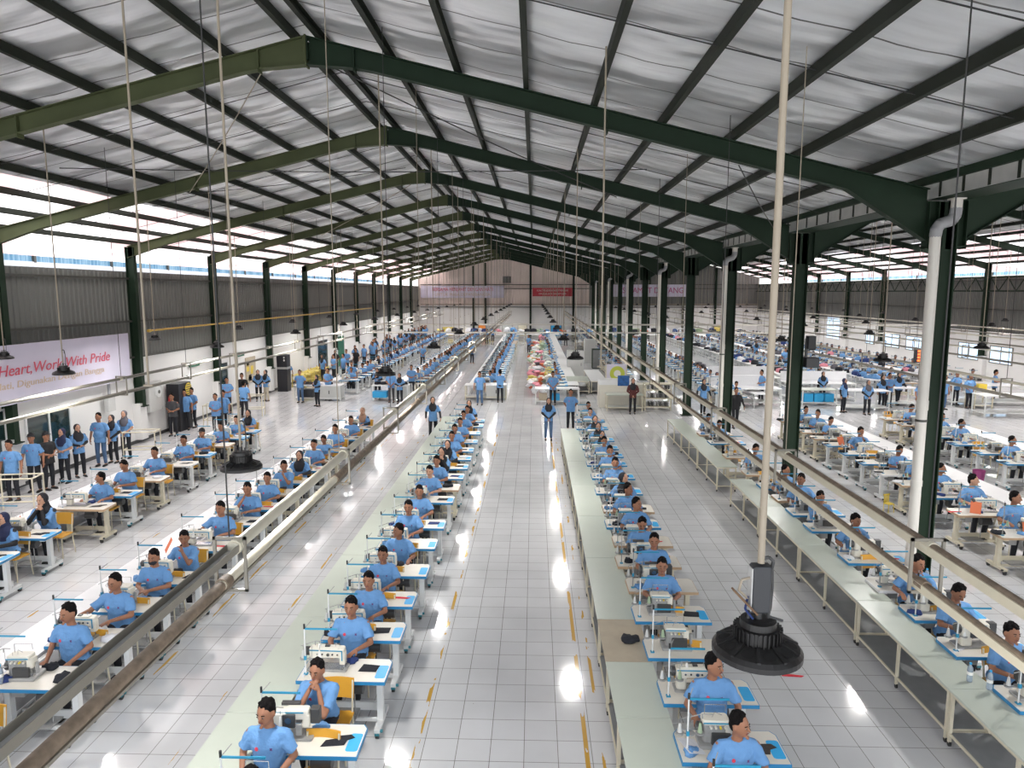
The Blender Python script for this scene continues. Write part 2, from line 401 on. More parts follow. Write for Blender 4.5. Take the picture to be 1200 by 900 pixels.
roof_sheet(XV + 0.37, RR, 'roof_foil_dull', 'ceiling')
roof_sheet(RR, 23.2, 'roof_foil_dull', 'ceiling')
roof_sheet(23.2, XR + 2.2, 'translucent_sheet', 'ceiling')
# purlins
def purlin(x, hall, n):
    mb = MB(); z = ztop(x); y0, y1 = Y0, Y1 - .05; s = 1 if x > (RL if hall == 0 else RR) else -1
    mb.box((x, (y0 + y1) / 2, z + .075), (0.012, y1 - y0, 0.15), 'purlin_green')
    mb.box((x + s * .035, (y0 + y1) / 2, z + .008), (0.08, y1 - y0, 0.012), 'purlin_green')
    mb.box((x + s * .035, (y0 + y1) / 2, z + .142), (0.08, y1 - y0, 0.012), 'purlin_green')
    o = mb.build('roof_purlin')
    side = ('left' if s < 0 else 'right'); hn = ('left hall', 'right hall')[hall]
    tag(o, 'dark green steel purlin, %s %s of ridge, running the length of the %s' % (ordn(n), side, hn), 'purlin', 'purlins under the roof sheets')
for hall, r in ((0, RL), (1, RR)):
    for s in (-1, 1):
        for n in range(10):
            x = r + s * (0.18 + 1.145 * n)
            if abs(x - XV) < 0.15: continue
            purlin(x, hall, n + 1)
# sag rods and bracing wires
def ibeam(mb, top, bot, y, m, web=0.014, fl=0.17):
    """tapered I beam in the plane y, top and bottom polylines of equal length"""
    n = len(top)
    for i in range(n - 1):
        a, b, c, d = top[i], top[i + 1], bot[i + 1], bot[i]
        vs = [(p[0], y + e * web / 2, p[1]) for e in (-1, 1) for p in (a, b, c, d)]
        mb.add(vs, [(0, 1, 2, 3), (7, 6, 5, 4), (0, 4, 5, 1), (1, 5, 6, 2), (2, 6, 7, 3), (3, 7, 4, 0)], m)
        for p, q, sgn in ((a, b, -1), (d, c, 1)):
            t = 0.016 * sgn
            vs = [(w[0], y + e * fl / 2, w[1] + dz) for e in (-1, 1) for w, dz in ((p, 0), (q, 0), (q, t), (p, t))]
            mb.add(vs, [(0, 1, 2, 3), (7, 6, 5, 4), (0, 4, 5, 1), (1, 5, 6, 2), (2, 6, 7, 3), (3, 7, 4, 0)], m)
def frame(y, hall, n):
    r = RL if hall == 0 else RR; lo, hi = (XL + .15, XV - .33) if hall == 0 else (XV + .33, XR - .15)
    hn = ('left', 'right')[hall]
    t = thing('roof_frame', 'green steel portal rafter pair, %s from the camera, spanning the %s hall' % (ordn(n), hn), 'roof frame', (0, y, 0), 0, 'steel portal frames of the %s hall' % hn)
    for side, e, mt in (('l', lo, 'steel_green_lit' if hall == 0 else 'steel_green'), ('r', hi, 'steel_green')):
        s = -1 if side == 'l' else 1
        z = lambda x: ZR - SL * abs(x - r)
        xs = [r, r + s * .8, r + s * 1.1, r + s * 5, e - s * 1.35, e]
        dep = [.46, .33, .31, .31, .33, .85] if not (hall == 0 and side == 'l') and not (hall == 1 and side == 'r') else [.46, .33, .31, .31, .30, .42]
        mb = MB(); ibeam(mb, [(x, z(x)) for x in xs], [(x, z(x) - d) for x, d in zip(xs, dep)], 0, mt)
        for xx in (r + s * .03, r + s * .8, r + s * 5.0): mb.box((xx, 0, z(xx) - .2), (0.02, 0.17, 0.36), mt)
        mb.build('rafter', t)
    mb = MB()
    for dx in (-.12, -.04, .04, .12): mb.cyl((r + .03, dx * .5, ZR - .1), (r + .06, dx * .5, ZR - .1), .012, 'chrome', 6)
    mb.box((r, 0, ZR - .24), (0.03, 0.19, 0.5), 'steel_green_lit'); mb.build('ridge_plate', t)
for n, y in enumerate(YF):
    for hall in (0, 1): frame(y, hall, n + 1)
def column(x, y, label, group, head=0, zb=0.0, m='steel_green', w=.34):
    t = thing('steel_column', label, 'column', (x, y, 0), 0, group)
    zt = 6.98 if x == XV else ztop(x) - .05
    mb = MB(); mb.box((0, 0, (zb + zt) / 2), (w - .03, 0.014, zt - zb), m)
    for s in (-1, 1): mb.box((s * (w / 2 - .01), 0, (zb + zt) / 2), (0.02, 0.2, zt - zb), m)
    mb.build('shaft', t)
    mb = MB(); mb.box((0, 0, zb + .015), (w + .14, .34, .03), m); mb.build('base_plate', t)
    if head:
        mb = MB()
        for s in (-1, 1):
            mb.box((s * .31, 0, 6.6), (0.02, 0.2, 0.78), m); mb.box((s * .17, 0, 6.6), (0.28, .014, .78), m)
            mb.box((s * .25, 0, 6.25), (0.14, 0.2, 0.02), m)
        mb.build('head_bracket', t)
# valley columns with drain pipes
k = 0
for n, y in enumerate(YF):
    column(XV, y, 'dark green steel column, %s from the camera in the line between the halls' % ordn(n + 1), 'green columns between the halls', 1)
    if n >= 2 and n % 2 == 0:
        k += 1
        t = thing('drain_pipe', 'white plastic rainwater pipe strapped to a green column, %s nearest' % ordn(k), 'pipe', (XV - .28, y - .25, 0), 0, 'white drain pipes on the valley columns')
        mb = MB(); mb.cyl((0, 0, 0.02), (0, 0, 6.42), .085, 'pipe_white', 16); mb.build('pipe', t)
        mb = MB(); mb.cyl((0, 0, 3.52), (0, 0, 3.68), .095, 'pipe_white', 16); mb.cyl((0, 0, 3.32), (0, 0, 3.36), .092, 'girt_dark', 16)
        mb.cyl((0, 0, 2.2), (0, 0, 2.3), .094, 'pipe_white', 16); mb.build('socket', t)
        mb = MB()
        pts = [(0, 0, 6.42), (.01, 0, 6.52), (.06, 0, 6.6), (.15, 0, 6.63), (.24, 0, 6.66), (.29, 0, 6.74), (.30, 0, 6.84)]
        for a, b in zip(pts, pts[1:]): mb.cap(a, b, .092, .092, 'pipe_grey')
        mb.build('elbow', t)
        mb = MB(); mb.cyl((.30, 0, 6.84), (.30, 0, 7.0), .088, 'pipe_white', 16); mb.box((.30, 0, 7.06), (.2, .2, .14), 'pipe_white'); mb.build('hopper', t)
    # wall columns standing on white pedestals
for n, y in enumerate(YF):
    column(-14.37, y, 'dark green wall column, %s along the left wall' % ordn(n + 1), 'left wall columns', 0, 1.35, 'steel_green', .3)
    column(27.55, y, 'dark green wall column, %s along the right wall' % ordn(n + 1), 'right wall columns', 0, 1.6, 'steel_green', .3)
# box gutter in the valley
t = thing('valley_gutter', 'grey box gutter with dark ribs above the green columns', 'gutter')
mb = MB()
for s in (-1, 1): mb.box((XV + s * .30, (Y0 + Y1) / 2, 7.16), (.02, Y1 - Y0, .28), 'gutter_grey')
mb.box((XV, (Y0 + Y1) / 2, 7.02), (.58, Y1 - Y0, .02), 'steel_green'); mb.build('trough', t)
mb = MB(); y = Y0 + .3
while y < Y1:
    for s in (-1, 1): mb.box((XV + s * .315, y, 7.17), (.02, .05, .29), 'purlin_green')
    y += .62
o = mb.build('gutter_ribs', t); o['kind'] = 'stuff'
for s in (-1, 1):
    mb = MB(); mb.box((XV + s * .38, (Y0 + Y1) / 2, 7.31), (.08, Y1 - Y0, .12), 'steel_green'); mb.build('edge_beam', t)
# sag rods: thin dark lines up the slope
def sag(hall, n, y):
    r = RL if hall == 0 else RR; lo, hi = (XL, XV - .4) if hall == 0 else (XV + .4, XR)
    mb = MB()
    for e in (lo, hi): mb.cyl((r, y, ZR + .05), (e, y, ZR - SL * abs(e - r) + .05), .009, 'wire_dark', 5)
    o = mb.build('sag_rod'); tag(o, 'thin dark sag rod crossing the purlins, %s from the camera in the %s hall' % (ordn(n), ('left', 'right')[hall]), 'rod', 'sag rods between the purlins')
n = 0
for i in range(13):
    for q in (.33, .66):
        n += 1
        for hall in (0, 1):
            if hall == 1 and i > 6: continue
            sag(hall, n, YF[i] + BAY * q)
def wire(a, b, rad, m, label, group=None):
    mb = MB(); pts = []
    for i in range(13):
        u = i / 12; p = Vector(a).lerp(Vector(b), u); p.z -= 0.06 * math.sin(PI * u); pts.append(p)
    mb.tube(pts, rad, m, 5); o = mb.build('bracing_wire'); tag(o, label, 'wire', group)
g = 'bracing wires under the roof'
def rz_(x): return ztop(x) - .36
wire((-4.6, YF[2] + .05, rz_(-4.6)), (-9.0, YF[3], rz_(-9.0)), .011, 'rod_beige', 'pale diagonal bracing wire left of the ridge in the nearest bay', g)
wire((-9.2, YF[3], rz_(-9.2)), (-3.9, YF[3] + 3.2, rz_(-3.9) - .1), .009, 'wire_dark', 'thin dark wire crossing left of the ridge behind the second rafter', g)
wire((-3.5, YF[2], rz_(-3.5)), (2.1, YF[3], rz_(2.1)), .012, 'wire_dark', 'dark diagonal bracing wire right of the ridge in the nearest bay', g)
wire((-9.5, YF[2] + 2, rz_(-9.5)), (2.2, YF[2] + 2.1, rz_(2.2)), .010, 'wire_dark', 'long dark wire stretched level across the nearest bay', g)
wire((3.4, YF[2], rz_(3.4)), (6.3, YF[3], rz_(6.3)), .011, 'wire_dark', 'short dark diagonal wire beside the nearest green column head', g)
wire((-4.2, YF[4], rz_(-4.2)), (-9.4, YF[5], rz_(-9.4)), .012, 'rod_beige', 'pale diagonal wire left of the ridge in the third bay', g)

# side walls ---------------------------------------------------------------
def corrugated(x, za, zb, y0, y1, m, face, pitch=.22, dep=.035):
    mb = MB(); prof = []; y = y0
    while y < y1:
        prof += [(y, 0), (y + pitch * .55, 0), (y + pitch * .65, dep), (y + pitch * .9, dep)]; y += pitch
    prof.append((y1, 0)); vs = []
    for yy, d in prof: vs += [(x + face * d, yy, za), (x + face * d, yy, zb)]
    fs = [(2 * i, 2 * i + 1, 2 * i + 3, 2 * i + 2) for i in range(len(prof) - 1)]
    mb.add(vs, fs, m); return mb
def side_wall(x, face, zt, name):
    w = MB(); w.box((x - face * .1, (Y0 + Y1) / 2, 1.58), (.2, Y1 - Y0, 3.16), 'wall_white'); struct(w.build(name))
    c = corrugated(x - face * .02, 3.10, zt, Y0, Y1, 'cladding_grey', face)
    for zz in (3.15, 4.45, zt - .25): c.box((x + face * .05, (Y0 + Y1) / 2, zz), (.07, Y1 - Y0, .07), 'girt_dark')
    struct(c.build(name))
    p = MB()
    for y in YF: p.box((x + face * .09, y, .8), (.36, .42, 1.6 if face < 0 else 1.32), 'wall_white', TR(0, 0, 0))
    struct(p.build('trim_1' if face > 0 else 'trim_2'))
side_wall(-14.55, 1, 6.22, 'wall_left'); side_wall(27.8, -1, 6.45, 'wall_right')
bb = MB(); bb.box((-14.53, 42, .06), (.03, 92, .12), 'machine_dark'); struct(bb.build('baseboard_left'))
# end wall: white below, pale corrugated sheet above, green posts
e = MB(); e.box((6.7, Y1 + .15, 1.9), (42.5, .3, 3.8), 'wall_white'); struct(e.build('wall_back'))
e = MB()
for (a, b, r, mm) in ((XL, XV, RL, 'cladding_pink'), (XV, XR, RR, 'cladding_grey')):
    x = a; prof = []
    while x < b: prof += [(x, 0), (x + .2, 0), (x + .24, .04), (x + .32, .04)]; x += .36
    vs = []
    for xx, d in prof:
        xx = min(xx, b); vs += [(xx, Y1 + .05 - d, 3.8), (xx, Y1 + .05 - d, ZR - SL * abs(xx - r) + .12)]
    e.add(vs, [(2 * i, 2 * i + 2, 2 * i + 3, 2 * i + 1) for i in range(len(prof) - 1)], mm)
struct(e.build('wall_back'))
e = MB()
for z, m_ in ((3.95, 'rod_beige'), (3.6, 'girt_dark'), (5.9, 'girt_dark'), (6.4, 'girt_dark')): e.box((6.7, Y1 - .1, z), (42, .1, .09), m_)
struct(e.build('trim_3'))
for n, x in enumerate((-7.6, -6.1, -.45, 4.9, 10.6, 14.3, 18.5, 22.5)):
    column(x, Y1 - .2, 'green gable post, %s from the left on the far end wall' % ordn(n + 1), 'gable posts', 0, 0, 'steel_green', .24)
t = thing('exhaust_fan', 'dark louvred fan box high on the far gable wall', 'fan', (-3.4, Y1 - .3, 7.0))
mb = MB(); mb.box((0, 0, 0), (1.0, .25, .8), 'girt_dark'); mb.build('housing', t)
mb = MB(); [mb.box((-.3 + .15 * i, -.14, 0), (.04, .04, .7), 'machine_grey') for i in range(5)]; mb.build('louvre', t)
# lattice girder along the right wall
t = thing('lattice_girder', 'green steel zigzag lattice girder along the right wall columns', 'girder')
mb = MB(); mb.box((27.36, 42, 5.55), (.09, 92, .09), 'steel_green'); mb.box((27.36, 42, 6.35), (.07, 92, .07), 'steel_green'); mb.build('chord', t)
mb = MB(); y = Y0; s = 0
while y < Y1 - 1:
    mb.cyl((27.36, y, 5.55 + s * .8), (27.36, y + .75, 5.55 + (1 - s) * .8), .03, 'steel_green', 5); s = 1 - s; y += .75
o = mb.build('zigzag_web', t); o['kind'] = 'stuff'
# boundary walls outside the eaves gap
for x, s, nm in ((-19.5, 1, 'left'), (33.0, -1, 'right')):
    t = thing('boundary_wall', 'white boundary wall topped by pale blue sheets seen through the %s eaves gap' % nm, 'wall')
    mb = MB(); mb.box((x, 42, 3.33), (.2, 96, 6.66), 'table_white'); mb.build('masonry', t)
    mb = corrugated(x + s * .0, 6.66, 7.3, -4, 90, 'blue_sheet', s, .3, .05); mb.build('blue_panel', t)
    mb = MB(); [mb.box((x + s * .08, y_, 6.98), (.08, .12, .7), 'girt_dark') for y_ in range(-3, 90, 5)]; mb.build('panel_post', t)
    mb = MB(); mb.box((x, 42, 7.34), (.15, 96, .08), 'girt_dark'); mb.build('top_rail', t)

# left wall: windows, doors, banner, boxes -----------------------------------
def win(name, x, face, y0, y1, z0, z1, mg='glass_dark', mull=1, fr='frame_white'):
    t = struct(link(name, None, None, (0, 0, 0)))
    mb = MB(); w = .06
    for zz in (z0, z1): mb.box((x + face * .02, (y0 + y1) / 2, zz), (.07, y1 - y0 + w, w), fr)
    for i in range(mull + 2): mb.box((x + face * .02, y0 + (y1 - y0) * i / (mull + 1), (z0 + z1) / 2), (.07, w, z1 - z0), fr)
    o = mb.build('window_frame', t)
    mb = MB(); mb.box((x + face * .01, (y0 + y1) / 2, (z0 + z1) / 2), (.03, y1 - y0, z1 - z0), mg); mb.build('pane', t)
win('window_1', -14.55, 1, 19.25, 21.15, .85, 1.98)
win('door_1', -14.55, 1, 16.55, 18.45, .02, 2.3, mull=1)
for i, (a, b) in enumerate(((41.4, 43.4), (44.5, 46.6), (50.8, 53.1), (54.1, 56.3), (58.0, 59.5))): win('window_%d' % (i + 2), 27.8, -1, a, b, 1.25, 2.25, 'glass_day', 1, 'bracket_grey')
win('door_2', 27.8, -1, 64.6, 67.4, 1.2, 3.2, 'glass_day', 1, 'frame_white')
# openings with dark interiors on the left wall
for n, (y, w_, mt) in enumerate(((32.0, 1.1, 'glass_dark'), (47.5, 2.4, 'glass_dark'), (52, 2, 'exit_green'))):
    t = struct(link('door_%d' % (n + 3), None)); mb = MB(); mb.box((-14.53, y, 1.1), (.05, w_, 2.2), mt); mb.build('door_leaf', t)
    mb = MB(); [mb.box((-14.51, y + s * w_ / 2, 1.12), (.08, .08, 2.25), 'frame_white') for s in (-1, 1)]; mb.box((-14.51, y, 2.25), (.08, w_ + .08, .08), 'frame_white'); mb.build('door_frame', t)
def text(body, size, m, parent, loc, rot, name='lettering', shear=0, align='LEFT', ext=.004, sx=1.0):
    cu = bpy.data.curves.new(name, 'FONT'); cu.body = body; cu.size = size; cu.extrude = ext; cu.shear = shear; cu.align_x = align; cu.resolution_u = 3
    o = bpy.data.objects.new(name, cu); WS.collection.objects.link(o)
    me = evalmesh(o); bpy.data.objects.remove(o)
    me.materials.clear(); me.materials.append(M[m])
    q = link(name, me, parent, loc); q.rotation_euler = rot; q.scale = (sx, 1, 1)
    return q, max(v.co.x for v in me.vertices)
t = thing('banner', 'long pale lilac banner with red italic and gold lines on the left wall', 'banner', (-14.08, 0, 0))
mb = MB(); vs = []; n = 60
for i in range(n + 1):
    y = 12.0 + 11.85 * i / n; d = .02 * math.sin(i * 1.7) + .015 * math.sin(i * .61)
    vs += [(d, y, 2.48), (d * .3, y, 3.3), (d, y, 4.08), (d - .012, y, 2.48), (d * .3 - .012, y, 3.3), (d - .012, y, 4.08)]
fs = []
for i in range(n):
    a = i * 6; fs += [(a, a + 1, a + 7, a + 6), (a + 1, a + 2, a + 8, a + 7), (a + 3, a + 9, a + 10, a + 4), (a + 4, a + 10, a + 11, a + 5)]
mb.add(vs, fs, 'banner', True); mb.build('cloth', t)
# letters read from inside the hall; text runs away from the camera
rot = (PI / 2, 0, PI / 2)
q, w_ = text('Work With Heart,Work With Pride', .43, 'text_red', t, (.05, 0, 3.29), rot, 'red_lettering', .25)
q.scale = (7.45 / w_, 1, 1); q.location = (.05, 22.65 - 7.45, 3.26)
q, w_ = text('Dibuat Dengan Hati, Digunakan Dengan Bangga', .26, 'text_gold', t, (.05, 0, 2.95), rot, 'gold_lettering', 0.1)
q.scale = (7.05 / w_, 1, 1); q.location = (.05, 22.3 - 7.05, 2.92)
# gas pipe along the left wall
mb = MB(); mb.cyl((-13.95, 24.9, 4.1), (-13.95, 60, 4.12), .035, 'gas_yellow', 8)
for y in (25, 31.2, 37.5, 43.9): mb.cyl((-13.95, y - .08, 4.1), (-13.95, y + .08, 4.1), .055, 'gas_yellow', 8)
tag(mb.build('gas_pipe'), 'thin yellow pipe running along the left wall past the banner', 'pipe')
# electrical boxes and other fittings on the left wall
t = thing('electrical_box', 'grey electrical panel box with round dial on the left wall', 'electrical box', (-14.35, 25.65, 1.5))
mb = MB(); mb.box((0, 0, .1), (.25, .9, 1.1), 'box_grey', bev=.02); mb.build('box', t)
mb = MB(); mb.cyl((.12, .15, .25), (.17, .15, .25), .2, 'leg_white', 20); mb.cyl((.17, .15, .25), (.18, .15, .25), .07, 'girt_dark', 12); mb.build('dial', t)
mb = MB(); mb.cyl((0, -.2, .6), (0, -.2, 1.5), .03, 'pipe_grey'); mb.build('conduit', t)
t = thing('electrical_box', 'small grey meter box below a conduit left of the big panel', 'electrical box', (-14.3, 22.9, 1.75))
mb = MB(); mb.box((0, 0, 0), (.16, .4, .5), 'box_grey', bev=.02); mb.build('box', t); mb = MB(); mb.cyl((0, 0, .25), (0, 0, 1.1), .05, 'pipe_grey'); mb.build('conduit', t)
t = thing('fire_extinguisher', 'red fire extinguisher on a white post by the left wall', 'fire extinguisher', (-14.05, 26.35, 0)); t.scale = (.8, .8, .95)
mb = MB(); mb.cyl((0, 0, 0), (0, 0, 1.1), .03, 'pipe_white'); mb.cyl((0, 0, 0), (0, 0, .03), .16, 'pipe_white', 14); mb.build('post', t)
mb = MB(); mb.lathe([(0, 1.1), (.09, 1.1), (.1, 1.15), (.1, 1.5), (.06, 1.6), (.03, 1.62), (0, 1.62)], 'extinguisher_red', 16, smooth=True); mb.build('cylinder', t)
mb = MB(); mb.cyl((0, 0, 1.6), (0, 0, 1.7), .02, 'machine_dark'); mb.tube([(0, 0, 1.68), (.1, -.05, 1.66), (.12, -.07, 1.4)], .012, 'machine_dark'); mb.build('nozzle', t)
for n, (y, z) in enumerate(((29.2, 2.45), (33.9, 2.45))):
    t = thing('exit_sign', 'green exit sign on the left wall, %s' % ('nearer, past the banner' if n == 0 else 'farther, beyond the second wall column'), 'sign', (-14.45, y, z))
    mb = MB(); mb.box((0, 0, 0), (.05, .85, .2), 'exit_green'); mb.build('panel', t)
    mb = MB(); mb.box((.03, -.1, 0), (.01, .35, .06), 'text_white'); mb.prism([(.03, .1), (.04, .1), (.035, .3)], -.02, .02, 'text_white'); mb.build('arrow', t)
t = thing('electrical_cabinet', 'tall black cabinet with pale shelf edge standing at the left wall', 'cabinet', (-13.95, 38.4, 0)); t.scale = (.75, .75, .97)
mb = MB(); mb.box((0, 0, 1.05), (.75, .8, 2.1), 'cabinet_black', bev=.02); mb.build('body', t)
mb = MB(); mb.box((.02, -.02, 1.35), (.78, .82, .12), 'machine_grey'); mb.build('shelf_band', t)
mb = MB(); [mb.cyl((.2, -.41, z), (.2, -.43, z), .06, 'chrome', 12) for z in (1.8, 1.95)]; mb.build('dial', t)
t = thing('electrical_cabinet', 'tall black cabinet with round yellow mesh sign behind standing men', 'cabinet', (-14.2, 27.3, 0))
mb = MB(); mb.box((0, 0, .95), (.5, 1.0, 1.9), 'cabinet_black', bev=.02); mb.build('body', t)
mb = MB(); mb.cyl((.26, .25, 1.62), (.28, .25, 1.62), .25, 'knob_yellow', 20); mb.build('sign', t)
mb = MB(); [mb.box((.29, .25, 1.62 + d), (.01, .5 - abs(d), .03), 'machine_dark') for d in (-.18, -.09, 0, .09, .18)]; mb.build('sign_bars', t)
t = thing('noticeboard', 'brown and gold pictured noticeboard on the left wall behind two women', 'board', (-14.5, 35.2, 1.55))
mb = MB(); mb.box((0, 0, 0), (.05, 1.2, 1.3), 'cardboard'); mb.build('board', t)
mb = MB(); [mb.box((.03, R.uniform(-.45, .45), R.uniform(-.5, .5)), (.01, .3, .22), R.choice(['knob_yellow', 'leg_cream', 'cloth_brown'])) for _ in range(9)]; mb.build('poster', t)
# end wall banners
def end_banner(x0, x1, z0, z1, m, lab, lines, m2):
    t = thing('banner', lab, 'banner', ((x0 + x1) / 2, Y1 - .35, (z0 + z1) / 2))
    mb = MB(); mb.box((0, 0, 0), (x1 - x0, .03, z1 - z0), m); mb.build('cloth', t)
    for s, size, dz, mm, wd in lines:
        q, w_ = text(s, size, mm, t, (0, -.03, dz), (PI / 2, 0, 0), 'lettering', 0, 'LEFT', .01)
        q.scale = (wd / w_, 1, 1); q.location = (-wd / 2, -.03, dz)
end_banner(-14.2, -3.75, 4.75, 6.25, 'banner', 'pale lilac banner with two printed lines, left part of the far wall',
           [('BERSAMA MENJAHIT DENGAN HATI', .62, .1, 'text_red', 7.6), ('UNTUK MASA DEPAN BANGSA', .5, -.5, 'text_gold', 7.0)], None)
end_banner(-.2, 4.75, 4.95, 6.0, 'banner_red', 'red banner with two pale lines on the far wall', [('KUALITAS ADALAH KOMITMEN KAMI', .34, .08, 'text_white', 3.9), ('KEPUASAN ANDA ADALAH TUJUAN', .26, -.3, 'text_white', 3.4)], None)
end_banner(9.8, 19.6, 4.9, 6.4, 'banner', 'pale lilac banner with red letters behind the green columns on the far wall', [('SELAMAT DATANG', 1.0, -.3, 'text_purple', 7.5)], None)
# LED counter
t = thing('display_board', 'small black board with glowing red and yellow figures hanging in the right hall', 'display', (16.72, 30.8, 2.75)); t.scale = (.75, 1, .85)
mb = MB(); mb.box((0, 0, 0), (.62, .08, .72), 'cabinet_black'); mb.build('case', t)
for i in range(4):
    mb = MB(); mb.box((.06, -.05, -.24 + .16 * i), (.4, .01, .1), 'led_red'); mb.build('figures', t)
mb = MB(); [mb.cyl((s * .2, 0, .36), (s * .2, 0, 8.3 - 2.75), .008, 'wire_dark', 5) for s in (-1, 1)]; mb.build('hanger', t)
# black speaker box on the second green column
t = thing('loudspeaker', 'black loudspeaker boxes fixed to the second visible green column', 'speaker', (XV + .33, YF[3] - .12, 4.2))
mb = MB(); mb.box((0, 0, 0), (.2, .22, .34), 'cabinet_black', bev=.02); mb.box((.03, 0, -.52), (.34, .28, .26), 'cabinet_black', bev=.02); mb.build('cabinet', t)
mb = MB(); mb.box((-.10, .02, -.25), (.06, .06, .7), 'machine_dark'); mb.build('bracket', t)

# ------------------------------------------------------------------ lamps
LAMP = {}
def lamp_parts():
    mb = MB()
    mb.lathe([(.0, .155), (.055, .155), (.075, .15), (.078, .12), (.092, .118), (.094, .055), (.10, .05)], 'lamp_black', 32)
    for i in range(30):
        a = 2 * PI * i / 30; T = Matrix.Rotation(a, 4, 'Z'); mb.box((.096, 0, .085), (.014, .005, .07), 'lamp_black', T)
    LAMP['heat_sink'] = mb.mesh('heat_sink')
    mb = MB(); mb.lathe([(.095, .052), (.10, .060), (.175, .030), (.19, .012), (.19, -.012), (.175, -.016), (.172, -.006), (.10, .04)], 'lamp_black', 40)
    for i in range(10):
        T = Matrix.Rotation(2 * PI * i / 10, 4, 'Z'); mb.add([(.10, a_ * .007, .050) for a_ in (-1, 1)] + [(.178, a_ * .007, .022) for a_ in (-1, 1)] + [(.10, a_ * .007, .070) for a_ in (-1, 1)] + [(.178, a_ * .007, .034) for a_ in (-1, 1)], [(0, 1, 3, 2), (4, 6, 7, 5), (0, 4, 5, 1), (2, 3, 7, 6), (0, 2, 6, 4), (1, 5, 7, 3)], 'lamp_black', False, T)
        T2 = Matrix.Rotation(2 * PI * (i + .5) / 10, 4, 'Z'); mb.add([(.112 + .026 * (1 + math.cos(q * PI / 5)), .026 * math.sin(q * PI / 5) * (1 + .3 * math.cos(q * PI / 5)), .0575 - (.012 + .026 * (1 + math.cos(q * PI / 5))) * .40 + .0045) for q in range(10)], [tuple(range(10))], 'recess_shade', False, T2)
    LAMP['reflector_rim'] = mb.mesh('reflector_rim')
    mb = MB(); mb.lathe([(0, -.008), (.17, -.008)], 'lamp_glow', 24); LAMP['lens'] = mb.mesh('lens')
    mb = MB(); mb.box((0, 0, .30), (.085, .06, .22), 'driver_grey', bev=.012); mb.box((-.043, 0, .30), (.004, .05, .2), 'box_grey'); LAMP['driver'] = mb.mesh('driver')
    mb = MB(); mb.cyl((0, 0, .15), (0, 0, .20), .016, 'machine_dark'); mb.tube([(-.04, 0, .19), (-.045, 0, .15)], .008, 'machine_dark'); mb.tube([(.04, 0, .19), (.045, 0, .15)], .008, 'machine_dark')
    mb.tube([(.045, 0, .38), (.05, -.01, .43), (.03, -.01, .45), (0, 0, .44)], .008, 'machine_dark'); mb.tube([(.05, 0, .40), (.055, 0, .30), (.05, 0, .2), (.04, 0, .15)], .006, 'machine_dark')
    mb.tube([(.05, 0, .16), (.10, -.02, .15)], .006, 'machine_dark'); LAMP['hook'] = mb.mesh('hook')
    mb = MB(); mb.tube([(-.04, 0, .35), (-.08, 0, .34), (-.09, 0, .29), (-.05, 0, .25)], .006, 'rod_beige')
    for d in (0, .012, .024): mb.tube([(-.12, -.02 + d, .30), (-.02, -.04 + d, .19)], .005, 'cord_brown')
    mb.tube([(-.05, 0, .26), (-.06, 0, .2), (-.03, -.02, .16)], .005, 'cloth_navy'); LAMP['cable'] = mb.mesh('cable')
lamp_parts()
LSEC = {-12.2: 'over leftmost row', -8.8: 'in the left walkway', -2.75: 'over row left of aisle', .95: 'over the central aisle', 7.75: 'beside the green columns',
        12.2: 'first right hall line', 16.3: 'second right hall line', 20.6: 'third right hall line', 24.8: 'last right hall line'}
def lamp(x, y, n, z=4.0, rod=.012, sec=0):
    t = thing('high_bay_lamp', 'black round high bay lamp on a rod, %s nearest %s' % (ordn(n), LSEC[sec]), 'lamp', (x, y, z), R.uniform(0, .4), 'high bay lamps')
    near = y < 20
    if y < 4: t.scale = (1.06, 1.06, 1.0)
    for k_, me in LAMP.items():
        if k_ in ('cable', 'driver') and y > 4: continue
        if not near and k_ in ('hook',): continue
        link(k_, me, t)
    mb = MB(); top = ztop(x) + .10 - z; mb.cyl((0, 0, .42 if y < 4 else .155), (0, 0, top), rod, 'rod_beige', 8); mb.build('rod', t)
for x, ys in ((-12.2, 15.7), (-8.8, 6.3), (-2.75, 6.35), (.95, 3.15), (7.75, 9.3), (12.2, 6.5), (16.3, 9.3), (20.6, 6.5), (24.8, 12)):
    n = 0; y = ys
    while y < 86:
        if not (x == .95 and 9 < y < 10.5):
            n += 1
            rod = .016 if y < 5 else .012
            lamp(x if y > 5 else 1.035, 3.08 if y < 4 else y + (0 if n < 3 else R.uniform(-.15, .15)), n, 3.86 if y < 5 or (x == -2.75 and y < 7) else 3.98, rod, x)
        y += 6.45
for x, y, zz, lb in ((.92, 9.6, 4.48, 'bare beige rod without a lamp hanging over the central aisle'), (-4.15, 7.35, 4.5, 'bare beige rod hanging left of the foreground lamps')):
    mb = MB(); mb.cyl((x, y, zz), (x, y, ztop(x) + .10), .012, 'rod_beige', 8); mb.box((x, y, zz), (.1, .03, .02), 'rod_beige'); tag(mb.build('hanging_rod'), lb, 'rod')

